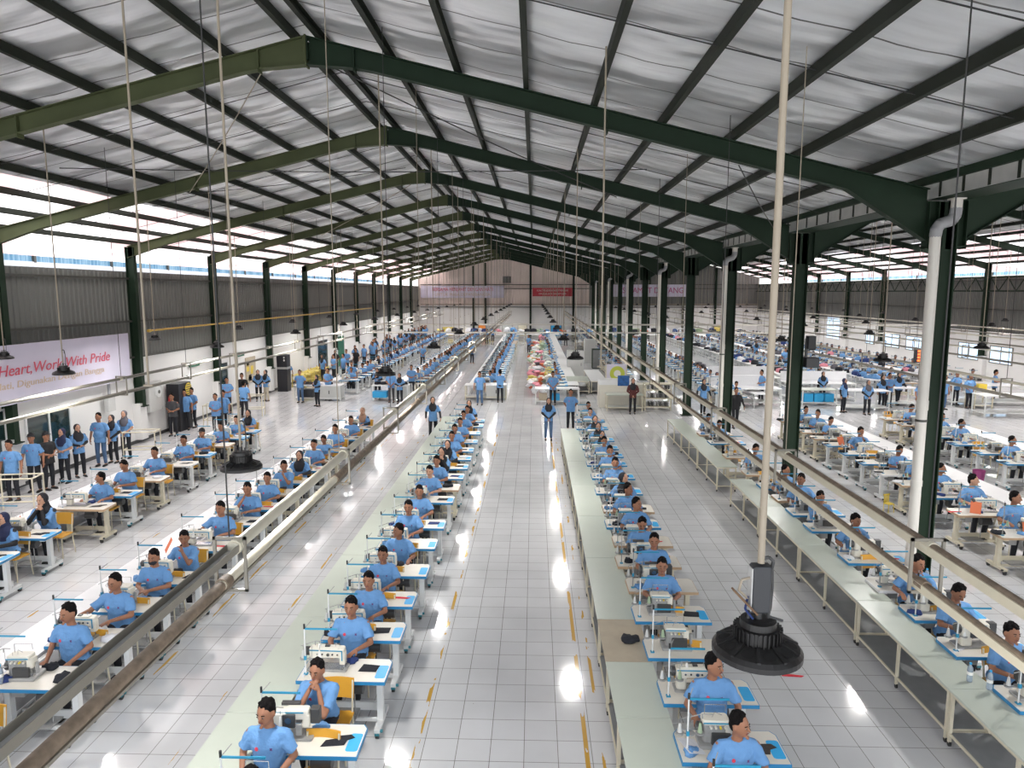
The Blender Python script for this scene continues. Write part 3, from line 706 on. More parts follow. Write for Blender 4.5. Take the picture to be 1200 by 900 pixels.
# ------------------------------------------------------------------ overhead rails
def rail(x1, x2, y0, y1, label, rad1=.047, rad2=.042, m1='rail_cream', m2='rail_dusty', yb=5.35, step=3.0, z1=3.6, z2=3.30, segs=None):
    t = thing('overhead_rail', label, 'rail', (0, 0, 0), 0, 'overhead power rails')
    for ya, yc, ma, mc, ra in (segs or [(y0, y1, m1, m2, rad1)]):
        mb = MB()
        if ra > 0: mb.cyl((x1, ya, z1), (x1, yc, z1), ra, ma, 12)
        else:   # open trough with a pale lip
            mb.box((x1, (ya + yc) / 2, z1 - .02), (.085, yc - ya, .008), 'gutter_grey'); [mb.box((x1 + q * .044, (ya + yc) / 2, z1 + .003), (.006, yc - ya, .055), 'bracket_grey') for q in (-1, 1)]; mb.box((x1 - .046, (ya + yc) / 2, z1 - .03), (.014, yc - ya, .014), 'rail_dusty')
        mb.build('upper_pipe', t)
        mb = MB(); mb.cyl((x2, ya, z2), (x2, yc, z2), rad2, mc, 10); mb.box((x2 + .01, (ya + yc) / 2, z2 - rad2), (rad2 * 1.5, yc - ya, .02), 'bracket_grey')
        if x1 > 0 and m1 == 'rail_dusty': mb.box((x2 - rad2, (ya + yc) / 2, z2 - .012), (.012, yc - ya, rad2 * 1.7), 'leg_cream')
        mb.build('lower_pipe', t)
        if x1 > 0 and m1 == 'rail_dusty': mb = MB(); mb.box((x1 - rad1, (ya + yc) / 2, z1 - .012), (.012, yc - ya, rad1 * 1.7), 'leg_cream'); mb.build('side_lip', t)
    y = yb
    while y < y1:
        xm = (x1 + x2) / 2; xa, xb = xm - .115, xm + .115; za, zb = z2 - .055, z1 + .055
        if y >= y0:
            mb = MB()
            for p, q_ in (((xa, zb), (xb, zb)), ((xb, zb), (xb, za)), ((xb, za), (xa, za)), ((xa, za), (xa, zb))):
                c = ((p[0] + q_[0]) / 2, y, (p[1] + q_[1]) / 2); mb.box(c, (abs(p[0] - q_[0]) + .022, .022, abs(p[1] - q_[1]) + .022), 'bracket_grey')
            mb.build('bracket', t)
            mb = MB(); xm = (xa + xb) / 2; mb.cyl((xm, y, zb), (xm, y, ztop(xm) + .10), .006, 'wire_dark' if int(y) % 2 else 'rod_beige', 5); mb.build('hanger', t)
            mb = MB(); mb.cyl((x1, y - .05, z1), (x1, y + .05, z1), rad1 * 1.25, 'rail_cream', 10); mb.cyl((x2, y - .05, z2), (x2, y + .05, z2), rad2 * 1.3, m2, 10); mb.build('clamp', t)
        y += step
rail(-2.24, -2.35, 1.5, 70, 'cream overhead pipe pair on hangers crossing left of the aisle, nearest the camera', yb=5.02, segs=[(1.5, 4.95, 'bracket_grey', 'rail_dusty', -1), (4.95, 8.1, 'rail_cream', 'rail_cream', .047), (8.1, 14, 'rail_cream', 'rail_dusty', .04), (14, 70, 'bracket_grey', 'rail_dusty', .04)])
rail(2.98, 2.95, 1.5, 70, 'dusty brown overhead pipe pair between the aisle and the green columns', .04, .036, 'rail_dusty', 'rail_dusty', yb=5.15)
rail(-9.1, -9.05, 9, 70, 'thin grey overhead pipe pair nearest the left wall', .035, .03, 'bracket_grey', 'bracket_grey', yb=15.0, step=2.9)
for x1, x2, lb in ((10.1, 10.15, 'thin overhead pipe pair over first row past the columns'), (15.0, 15.05, 'thin overhead pipe pair over second row past the columns'), (19.6, 19.8, 'thin overhead pipe pair over the right hall middle'), (24.4, 24.6, 'thin overhead pipe pair nearest the right wall')):
    rail(x1, x2, 10, 80, lb, .03, .03, 'rail_cream', 'bracket_grey', yb=12, step=3.2)
for y, z, lb in ((40.6, 3.62, 'upper white cross pipe spanning both halls behind the cross aisle'), (40.7, 3.15, 'lower white cross pipe spanning both halls behind the cross aisle')):
    mb = MB(); mb.cyl((-9.6, y, z), (24, y, z), .045, 'pipe_white', 8)
    tag(mb.build('cross_pipe'), lb, 'pipe')
n = 0
for x in (-12.3, -5.2, 5.2, -7.4, 1.9):
    for i in range(9):
        y = 44 + i * 4.4; n += 1
        mb = MB(); mb.cyl((x, y, 3.0), (x, y, ztop(x) + .10), .010, 'rod_beige', 5); mb.cyl((x, y, 2.95), (x, y, 3.05), .03, 'rod_beige', 5)
        tag(mb.build('hanging_rod'), 'thin beige rod hanging from the roof in the far half of the left hall', 'rod', 'thin rods hanging in the far half')

# ------------------------------------------------------------------ people
def loft(mb, secs, m, seg=16):
    vs = []; n = len(secs)
    for (cx, cy, cz, rx, ry) in secs:
        for i in range(seg):
            a = 2 * PI * i / seg; c, s = math.cos(a), math.sin(a)
            p = 0.8
            vs.append((cx + rx * math.copysign(abs(c) ** p, c), cy + ry * math.copysign(abs(s) ** p, s), cz))
    fs = [tuple(range(seg))[::-1], tuple(range((n - 1) * seg, n * seg))]
    for j in range(n - 1):
        for i in range(seg): fs.append((j * seg + i, j * seg + (i + 1) % seg, (j + 1) * seg + (i + 1) % seg, (j + 1) * seg + i))
    mb.add(vs, fs, m, True)
def fuse(mb, name, m, voxel, faces, smooth=2):
    me = mb.mesh(name); o = bpy.data.objects.new(name, me); WS.collection.objects.link(o)
    r = o.modifiers.new('r', 'REMESH'); r.mode = 'VOXEL'; r.voxel_size = voxel; r.use_smooth_shade = True
    if smooth: s = o.modifiers.new('s', 'SMOOTH'); s.iterations = smooth; s.factor = 0.5
    out = evalmesh(o)
    nf = len(out.polygons)
    if nf > faces:
        o.modifiers.clear(); o.data = out; d = o.modifiers.new('d', 'DECIMATE'); d.ratio = faces / (nf * 2.0)
        out = evalmesh(o)
    bpy.data.objects.remove(o)
    out.name = name; out.materials.clear(); out.materials.append(M[m])
    out.polygons.foreach_set('material_index', [0] * len(out.polygons)); out.polygons.foreach_set('use_smooth', [True] * len(out.polygons))
    return out
def join(meshes, name):
    """one mesh out of several, keeping each one's materials"""
    v = []; f = []; mi = []; sm = []; mats = []
    for me in meshes:
        o = len(v); v += [tuple(p.co) for p in me.vertices]
        idx = []
        for mt in me.materials:
            if mt not in mats: mats.append(mt)
            idx.append(mats.index(mt))
        for p in me.polygons: f.append(tuple(i + o for i in p.vertices)); mi.append(idx[p.material_index]); sm.append(p.use_smooth)
    out = bpy.data.meshes.new(name); out.from_pydata(v, [], f)
    for mt in mats: out.materials.append(mt)
    out.polygons.foreach_set('material_index', mi); out.polygons.foreach_set('use_smooth', sm); out.update(); return out
def wrinkle(me, sd):
    for v in me.vertices:
        c = v.co; n1 = noise.noise(Vector((c.x * 5 + sd, c.y * 5, c.z * 11 + c.x * 9))); n2 = noise.noise(Vector((c.x * 16, c.y * 16 + sd, c.z * 22 - c.x * 14)))
        v.co = c + v.normal * (n1 * .018 + n2 * .009)
    me.update()
def hand(mb, w, d, n, side, curl, m='skin_mid'):
    """palm, four unequal bent fingers and a thumb; d points along the hand, n out of the back of it"""
    d = Vector(d).normalized(); n = Vector(n); n = (n - d * n.dot(d)).normalized(); s = d.cross(n).normalized() * side
    w = Vector(w)
    pc = w + d * .045
    rot = Matrix((s, n, d)).transposed()
    mb.ell(pc, (.040, .016, .052), m, rot=rot)
    mb.cap(w, w + d * .04, .024, .024, m)
    for i, (off, ln) in enumerate(((.030, .070), (.010, .078), (-.010, .073), (-.029, .058))):
        p = w + d * .085 + s * off; dr = (d + s * off * 1.5).normalized(); seg = ln / 3 * 1.1
        for j in range(3):
            a = curl * (.5 + j * .5); dr = (dr * math.cos(a) - n * math.sin(a)).normalized()
            q = p + dr * seg; mb.cap(p, q, .0098 - j * .0008, .009 - j * .0008, m, seg=8); p = q
    p = w + d * .025 + s * .032; q = p + (d * .7 + s * .7 - n * .2).normalized() * .035; mb.cap(p, q, .013, .011, m, seg=8)
    mb.cap(q, q + (d * .95 + s * .15 - n * .35).normalized() * .032, .011, .009, m, seg=8)
# pose: arms as (elbow, wrist, hand direction, curl) for the person's right (-x) and left (+x)
SIT = dict(
    table=((-.27, -.14, .80), (-.16, -.42, .83), (.4, -1, -.05), .25, (.27, -.16, .80), (.15, -.43, .83), (-.5, -1, -.05), .25, 0, 0, .02),
    clasp=((-.25, -.16, .80), (-.06, -.42, .84), (.9, -.5, 0), .5, (.25, -.16, .80), (.07, -.44, .84), (-.9, -.4, .05), .5, 0, .05, .03),
    chin=((-.16, -.40, .84), (-.055, -.27, 1.06), (.45, .2, 1), .8, (.17, -.43, .84), (.06, -.29, 1.06), (-.45, .1, 1), .8, -.1, .12, .09),
    chin_one=((-.17, -.38, .84), (-.04, -.26, 1.07), (.3, .2, 1), .9, (.25, -.18, .80), (.10, -.42, .83), (-.7, -.8, 0), .2, .15, .1, .08),
    lap=((-.27, -.04, .80), (-.17, -.28, .70), (.3, -1, -.2), .3, (.27, -.04, .80), (.17, -.28, .70), (-.3, -1, -.2), .3, -.2, .12, .0),
    lookleft=((-.27, -.10, .80), (-.20, -.38, .82), (.2, -1, 0), .3, (.30, -.12, .79), (.26, -.40, .82), (.1, -1, 0), .2, -.75, 0, .0),
    lookright=((-.29, -.10, .80), (-.25, -.36, .82), (-.1, -1, 0), .3, (.27, -.12, .79), (.15, -.40, .82), (-.3, -1, 0), .2, .75, 0, .0),
    reach=((-.33, -.22, .86), (-.40, -.44, .86), (-.3, -1, 0), .2, (.26, -.18, .80), (.12, -.44, .83), (-.5, -1, 0), .3, -.1, .05, .04),
    look_down=((-.25, -.18, .80), (-.12, -.46, .84), (.2, -1, 0), .35, (.25, -.18, .80), (.11, -.46, .84), (-.2, -1, 0), .35, 0, .45, .07),
    twist=((-.30, -.10, .82), (-.30, -.36, .84), (-.2, -1, 0), .3, (.16, -.36, .86), (.03, -.30, 1.04), (-.3, .2, 1), .9, .3, .1, .06),
)
STAND = dict(
    folded=((-.24, .02, 1.08), (-.02, -.17, 1.02), (1, -.1, 0), .5, (.24, .02, 1.08), (.03, -.15, .99), (-1, -.1, 0), .5, 0, 0, 0),
    front=((-.25, .0, 1.08), (-.03, -.17, .90), (.5, -.1, -.9), .4, (.25, .0, 1.08), (.04, -.17, .90), (-.5, -.1, -.9), .4, 0, 0, 0),
    sides=((-.26, .03, 1.08), (-.28, -.04, .84), (.02, -.1, -1), .35, (.26, .03, 1.08), (.28, -.04, .84), (-.02, -.1, -1), .35, 0, 0, 0),
    hips=((-.30, .03, 1.10), (-.17, -.08, .95), (.7, -.2, -.5), .7, (.30, .03, 1.10), (.17, -.08, .95), (-.7, -.2, -.5), .7, 0, 0, 0),
    behind=((-.26, .08, 1.10), (-.15, .16, .93), (.8, .2, -.3), .5, (.26, .08, 1.10), (.15, .16, .93), (-.8, .2, -.3), .5, 0, 0, 0),
    phone=((-.25, -.02, 1.08), (-.08, -.22, 1.18), (.5, -.3, .8), .8, (.25, -.02, 1.08), (.09, -.2, 1.05), (-.8, -.4, .4), .6, 0, .25, 0),
    walk=((-.26, .10, 1.10), (-.27, .12, .87), (0, -.1, -1), .35, (.27, -.05, 1.08), (.30, -.22, .92), (0, -.6, -1), .35, .1, 0, 0),
    carry=((-.24, -.02, 1.10), (-.17, -.26, 1.10), (.1, -1, .1), .6, (.24, -.02, 1.10), (.17, -.26, 1.10), (-.1, -1, .1), .6, .3, .2, 0),
)
PCACHE = {}
def person_parts(kind, pose, head='hair', shirt='shirt_blue', skin='skin_mid', legs='trousers_black', sleeve=None, extra='', lod=0):
    key = (kind, pose, head, shirt, skin, legs, sleeve, extra, lod)
    if key in PCACHE: return PCACHE[key]
    base = (kind, pose, head != 'hair' and head != 'cap', extra, lod)
    P = (SIT if kind == 'sit' else STAND)[pose]
    eR, wR, dR, cR, eL, wL, dL, cL, turn, nod, lean = [Vector(p) if isinstance(p, tuple) else p for p in P]
    zs = 0.0 if kind == 'stand' else -.33
    lean_y = -lean
    sh_z = 1.345 + zs + (.02 if kind == 'sit' else 0); hip_z = .87 + zs + (.0 if kind == 'stand' else .02)
    shy = lean_y * 1.0 + (-.03 if kind == 'sit' else 0)
    hijab = head.startswith('hijab')
    women = hijab
    sw = .175 if women else .19
    vox = .009 if lod == 0 else .03
    hc = Vector((0, shy * 1.35 - .015, sh_z + .215))
    Rh = Matrix.Rotation(turn, 3, 'Z') @ Matrix.Rotation(-nod * -1, 3, 'X')
    HS = 1.10
    def hp(x, y, z): return hc + Rh @ Vector((x * HS, y * HS, z * HS))
    res = {}
    # body
    mb = MB()
    mb.ell(hc, (.081, .101, .123), skin, rot=Rh); mb.ell(hp(0, -.022, -.055), (.055, .066, .062), skin, rot=Rh)
    if lod == 0:
        mb.cap(hp(0, -.088, .012), hp(0, -.104, -.022), .009, .014, skin, seg=8)
        mb.ell(hp(0, -.088, -.095), (.022, .018, .016), skin, rot=Rh)
        if not hijab:
            for s in (-1, 1): mb.ell(hp(s * .077, .008, -.01), (.011, .02, .032), skin, rot=Rh)
    mb.cap((0, shy + .01, sh_z - .02), hp(0, .015, -.07), .058, .05, skin)
    loft(mb, [(0, .01, hip_z - .05, .13, .09), (0, lean_y * .3, hip_z + .15, .125, .085), (0, shy, sh_z - .12, .15, .085), (0, shy, sh_z, .12, .065), (0, shy + .01, sh_z + .05, .05, .045)], skin)
    for s, e, w, d, c in ((-1, eR, wR, dR, cR), (1, eL, wL, dL, cL)):
        S = Vector((s * sw, shy, sh_z - .03)); e = e.copy(); w = w.copy()
        if kind == 'sit': pass
        mb.cap(S, e, .047, .038, skin); mb.cap(e, w, .039, .026, skin)
        if lod == 0: hand(mb, w, d, Vector((0, 0, 1)) if abs(d.normalized().z) < .8 else Vector((s * 1.0, -.2, 0)), -s, c, skin)
        else: mb.ell(w + d.normalized() * .06, (.04, .04, .05), skin)
    hips = []
    for s in (-1, 1):
        hx = Vector((s * .09, .02, hip_z))
        if kind == 'sit': kn = Vector((s * .13, -.40, .50)); an = Vector((s * .12, -.34, .10))
        else:
            st = .0
            if pose == 'walk': st = .16 * s
            kn = Vector((s * .10, -.015 + st * .6, .47)); an = Vector((s * .11, .02 + st, .09))
        hips.append((hx, kn, an)); mb.cap(hx, kn, .07, .05, skin); mb.cap(kn, an, .048, .036, skin)
        mb.cap(an + Vector((0, .01, -.045)), an + Vector((0, -.14, -.055)), .034, .028, skin)
    body = fuse(mb, 'body', skin, vox, 6500 if lod == 0 else 260, 2 if lod == 0 else 0)
    if lod == 0:
        fx = MB()
        for s in (-1, 1):
            fx.ell(hp(s * .030, -.083, .006), (.011, .007, .0045), 'eye_white', seg=8, rings=5, rot=Rh); fx.ell(hp(s * .030, -.089, .006), (.0085, .005, .0065), 'eye_dark', seg=6, rings=4, rot=Rh)
            fx.cap(hp(s * .018, -.089, .026), hp(s * .045, -.078, .027), .0045, .0035, 'hair', seg=6)
        if extra != 'mask': fx.cap(hp(-.020, -.084, -.055), hp(.020, -.084, -.055), .006, .006, 'lips', seg=6)
        else: fx.ell(hp(0, -.035, -.052), (.066, .068, .056), 'mask_black', rot=Rh)
        if extra == 'glasses':
            for s in (-1, 1):
                for k_ in range(12):
                    a, b = 2 * PI * k_ / 12, 2 * PI * (k_ + 1) / 12
                    fx.cyl(hp(s * .031 + .021 * math.cos(a), -.100, .004 + .016 * math.sin(a)), hp(s * .031 + .021 * math.cos(b), -.100, .004 + .016 * math.sin(b)), .0022, 'eye_dark', 4)
            fx.cyl(hp(-.01, -.1, .006), hp(.01, -.1, .006), .002, 'eye_dark', 4)
        body = join([body, fx.mesh('f')], 'body')
    res['body'] = body
    # hair, cap or headscarf
    mb = MB()
    if hijab:
        mb.ell(hp(0, .026, .014), (.098, .112, .124), head, rot=Rh); mb.ell(hp(0, -.005, -.095), (.082, .080, .055), head, rot=Rh)
        loft(mb, [(0, shy - .005, sh_z - .20, .11, .135), (0, shy - .01, sh_z - .10, .155, .135), (0, shy - .005, sh_z, .16, .115), (0, shy, sh_z + .07, .10, .09), (0, shy, sh_z + .15, .075, .085)], head)
        hm = fuse(mb, 'headscarf', head, .010 if lod == 0 else .03, 1800 if lod == 0 else 120, 2 if lod == 0 else 0); res['headscarf'] = hm
        # open the scarf so that the face shows: the head is pushed forward of it
    else:
        mb.ell(hp(0, .018, .042), (.085, .096, .088), 'hair', rot=Rh); mb.ell(hp(0, .034, -.012), (.076, .074, .085), 'hair', rot=Rh)
        if lod == 0:
            rr = random.Random(hash(pose) & 255 if False else len(pose) * 7 + len(extra))
            for i in range(26):
                a = rr.uniform(0, 2 * PI); q = rr.uniform(.1, 1.0)
                mb.ell(hp(.066 * q * math.cos(a), .012 + .076 * q * math.sin(a), .128 - .05 * q * q), (.019, .019, .016), 'hair', rot=Rh, seg=8, rings=5)
        res['hair'] = fuse(mb, 'hair', 'hair', .008 if lod == 0 else .03, 1100 if lod == 0 else 60, 1 if lod == 0 else 0)
        if head == 'cap' and lod == 0:
            c = MB(); c.ell(hp(0, .01, .055), (.088, .102, .085), 'jacket_black', rot=Rh); c.ell(hp(0, -.10, .055), (.06, .06, .010), 'jacket_black', rot=Rh); res['cap'] = c.mesh('cap')
    # shirt
    mb = MB(); g = .0
    bx = .158 if women else .172
    hem = hip_z - .10 if kind == 'stand' else hip_z - .04
    loft(mb, [(0, .005, hem, bx + .008, .128), (0, lean_y * .15, hem + .12, bx - .002, .122), (0, lean_y * .5 + shy * .3, hip_z + .22, bx + .002, .122), (0, shy, sh_z - .13, bx + .016, .122),
              (0, shy, sh_z - .04, bx + .006, .098), (0, shy + .005, sh_z + .015, .12, .078), (0, shy + .008, sh_z + .045, .078, .064)], shirt)
    for s, e in ((-1, eR), (1, eL)):
        S = Vector((s * (sw - .015), shy, sh_z - .035)); q = S.lerp(e, .78)
        mb.cap(Vector((s * .10, shy, sh_z - .015)), S, .06, .066, shirt); mb.cyl(S, q, .068, shirt, 12, .074)
    if kind == 'sit': mb.ell((0, .03, hip_z + .02), (.185, .15, .09), shirt)
    if extra == 'belly': mb.ell((0, -.05, hip_z + .14), (.17, .14, .16), shirt)
    sh = fuse(mb, 'shirt', shirt, .011 if lod == 0 else .03, 3400 if lod == 0 else 160, 2 if lod == 0 else 0)
    if lod == 0: wrinkle(sh, len(key[1]) + len(head))
    if lod == 0 and shirt == 'shirt_blue' and not hijab:
        bvh = BVHTree.FromPolygons([v.co.copy() for v in sh.vertices], [tuple(p.vertices) for p in sh.polygons])
        bm_ = MB()
        for cx_, mt, rx, rz2 in ((-.072, 'badge_red', .019, .022), (.075, 'badge_navy', .016, .020)):
            vs = []; ok = True
            for i in range(13):
                a = 2 * PI * i / 12; rr2 = 0 if i == 12 else (1 if mt == 'badge_red' or i % 3 else .45)
                h_ = bvh.ray_cast(Vector((cx_ + rx * rr2 * math.cos(a), -1.2, sh_z - .13 + rz2 * rr2 * math.sin(a))), Vector((0, 1, 0)))
                if h_[0] is None: ok = False; break
                vs.append(h_[0] + Vector((0, -.004, 0)))
            if ok: bm_.add(vs, [(i, (i + 1) % 12, 12) for i in range(12)], mt, True)
        if bm_.v: res['shirt_badge'] = bm_.mesh('shirt_badge')
    res['shirt'] = sh
    if sleeve:
        mb = MB()
        for s, e, w in ((-1, eR, wR), (1, eL, wL)):
            S = Vector((s * sw, shy, sh_z - .03)); mb.cap(S, e, .055, .048, sleeve); mb.cap(e, w, .048, .034, sleeve)
        res['sleeves'] = fuse(mb, 'sleeves', sleeve, .012 if lod == 0 else .03, 900 if lod == 0 else 80, 1 if lod == 0 else 0)
    # trousers and shoes
    mb = MB()
    mb.ell((0, .015, hip_z), (.158, .125, .11), legs)
    for hx, kn, an in hips:
        mb.cap(hx, kn, .085, .064, legs); mb.cap(kn, an.lerp(kn, .06), .064, .05, legs)
    res['trousers'] = fuse(mb, 'trousers', legs, .014 if lod == 0 else .035, 1100 if lod == 0 else 120, 1 if lod == 0 else 0)
    if lod == 0:
        mb = MB()
        for hx, kn, an in hips:
            mb.cap(an + Vector((0, .02, -.052)), an + Vector((0, -.15, -.058)), .038, .031, 'shoe'); mb.box((an.x, an.y - .06, .012), (.075, .25, .022), 'shoe', bev=.02)
        res['shoes'] = mb.mesh('shoes')
    else: res = {'person': join(list(res.values()), 'person')}
    PCACHE[key] = res
    return res
def person(x, y, rz, label, kind, pose, z=0, group=None, s=1.0, **kw):
    parts = person_parts(kind, pose, **kw)
    if 'person' in parts:
        o = link('person', parts['person'], None, (x, y, z), rz, (s, s, s)); tag(o, label, 'person', group); return o
    t = thing('person', label, 'person', (x, y, z), rz, group); t.scale = (s, s, s)
    for k_, me in parts.items(): link(k_, me, t)
    return t

# ------------------------------------------------------------------ sewing stations
TZ = .77
def table_parts(off, s, style):
    """style: blue, cream (tan edge); off: centre offset from the worker"""
    edge = {'blue': 'edge_blue', 'tan': 'edge_tan', 'plain': 'table_white'}[style]
    legm = 'leg_cream' if style == 'tan' else 'leg_white'
    out = {}; L_ = 1.10; D = .55; yc = -.775; a = .07
    pts = [(-L_ / 2, -D / 2), (L_ / 2, -D / 2), (L_ / 2, D / 2 - a), (L_ / 2 - a * .7, D / 2), (-L_ / 2 + a * .7, D / 2), (-L_ / 2, D / 2 - a)]
    P2 = [(p[0] + off, p[1] + yc) for p in pts]; Pin = [((p[0]) * .985 + off, p[1] * .97 + yc) for p in pts]
    mb = MB(); mb.prism(Pin, TZ - .01, TZ + .0015, 'table_cream'); mb.prism(Pin, TZ - .03, TZ - .02, 'table_cream'); out['tabletop'] = mb.mesh('tabletop')
    mb = MB(); mb.prism(P2, TZ - .042, TZ - .0005, edge); out['edge_band'] = mb.mesh('edge_band')
    if style == 'blue':
        mb = MB(); e = off + s * (L_ / 2 - .085)
        mb.box((e, yc - .04, TZ + .002), (.13, .30, .003), 'patch_blue', bev=.03); out['blue_corner_patch'] = mb.mesh('patch')
    legs = []
    for q in (-1, 1):
        mb = MB(); x = off + q * .43
        mb.box((x, yc, .42), (.075, .085, .60), legm); mb.box((x, yc, .70), (.09, .40, .035), legm); mb.box((x, yc + .02, .10), (.075, .56, .055), legm, bev=.012)
        legs.append(mb.mesh('leg'))
    out['legs'] = legs
    cs = []
    for q in (-1, 1):
        for r_ in (-1, 1):
            mb = MB(); x = off + q * .43; y = yc + .02 + r_ * .25
            mb.cyl((x - .02, y, .034), (x + .02, y, .034), .034, 'caster_black', 12); mb.box((x, y, .065), (.055, .06, .04), 'teal' if style == 'blue' else 'caster_black')
            if r_ < 0: mb.cyl((x + q * .03, y, .10), (x + q * .07, y, .10), .02, 'teal' if style == 'blue' else 'caster_black', 8)
            cs.append(mb.mesh('caster'))
    out['casters'] = cs
    mb = MB(); mb.box((off, yc + .16, .19), (.80, .03, .11), legm); mb.box((off, yc - .02, .12), (.80, .04, .04), legm); out['crossbar'] = mb.mesh('crossbar')
    mb = MB(); mb.box((off - .05, yc + .02, .155), (.36, .26, .02), 'machine_grey'); mb.cyl((off + .1, yc, .16), (off + .1, yc, .62), .008, 'chrome', 6); out['treadle'] = mb.mesh('treadle')
    mb = MB(); mb.cyl((off + .02, yc - .08, .58), (off + .24, yc - .08, .58), .075, 'machine_dark', 16); mb.box((off + .13, yc - .08, .67), (.2, .1, .06), 'machine_dark'); mb.box((off - .24, yc + .05, .63), (.16, .3, .13), 'machine_grey', bev=.01); out['motor'] = mb.mesh('motor')
    # thread stand clamped to the left end
    mb = MB(); x = off - .47; y = yc - .12; col = 'stripe_teal'
    mb.cyl((x, y, TZ - .06), (x, y, TZ + .62), .009, 'leg_white' if style == 'blue' else 'machine_grey', 8); mb.box((x, y, TZ - .02), (.05, .05, .07), 'stripe_teal'); mb.box((x, y, TZ + .22), (.03, .03, .05), 'stripe_teal')
    mb.box((x + .20, y, TZ + .60), (.42, .012, .02), 'stripe_teal'); mb.cyl((x, y, TZ + .6), (x, y, TZ + .66), .013, 'caster_black', 8)
    mb.cyl((x, y, TZ + .60), (x + .06, y + .10, TZ + .66), .005, 'machine_grey', 5)
    mb.tube([(x - .06, y + .03, TZ + .36), (x + .14, y - .02, TZ + .45), (x + .24, y - .04, TZ + .46)], .005, 'machine_grey', 5); mb.cyl((x + .14, y - .02, TZ + .40), (x + .14, y - .02, TZ + .45), .008, 'machine_grey', 6)
    mb.cyl((x - .07, y + .1, TZ + .15), (x + .16, y + .1, TZ + .15), .008, 'machine_grey', 6)
    for dx in (-.06, .05, .15):
        mb.cyl((x + dx, y + .1, TZ + .15), (x + dx, y + .1, TZ + .33), .003, 'chrome', 5); mb.cyl((x + dx, y + .1, TZ + .15), (x + dx, y + .1, TZ + .165), .045, 'machine_grey', 12)
    out['thread_stand'] = mb.mesh('thread_stand')
    cns = []
    for dx, c in ((-.06, 'box_grey'), (.15, R.choice(['cone_white', 'cloth_green', 'jacket_black']))):
        mb = MB(); mb.cyl((x + dx, y + .1, TZ + .17), (x + dx, y + .1, TZ + .27), .027, c, 12, .012); cns.append(mb.mesh('thread_cone'))
    out['cones'] = cns
    return out
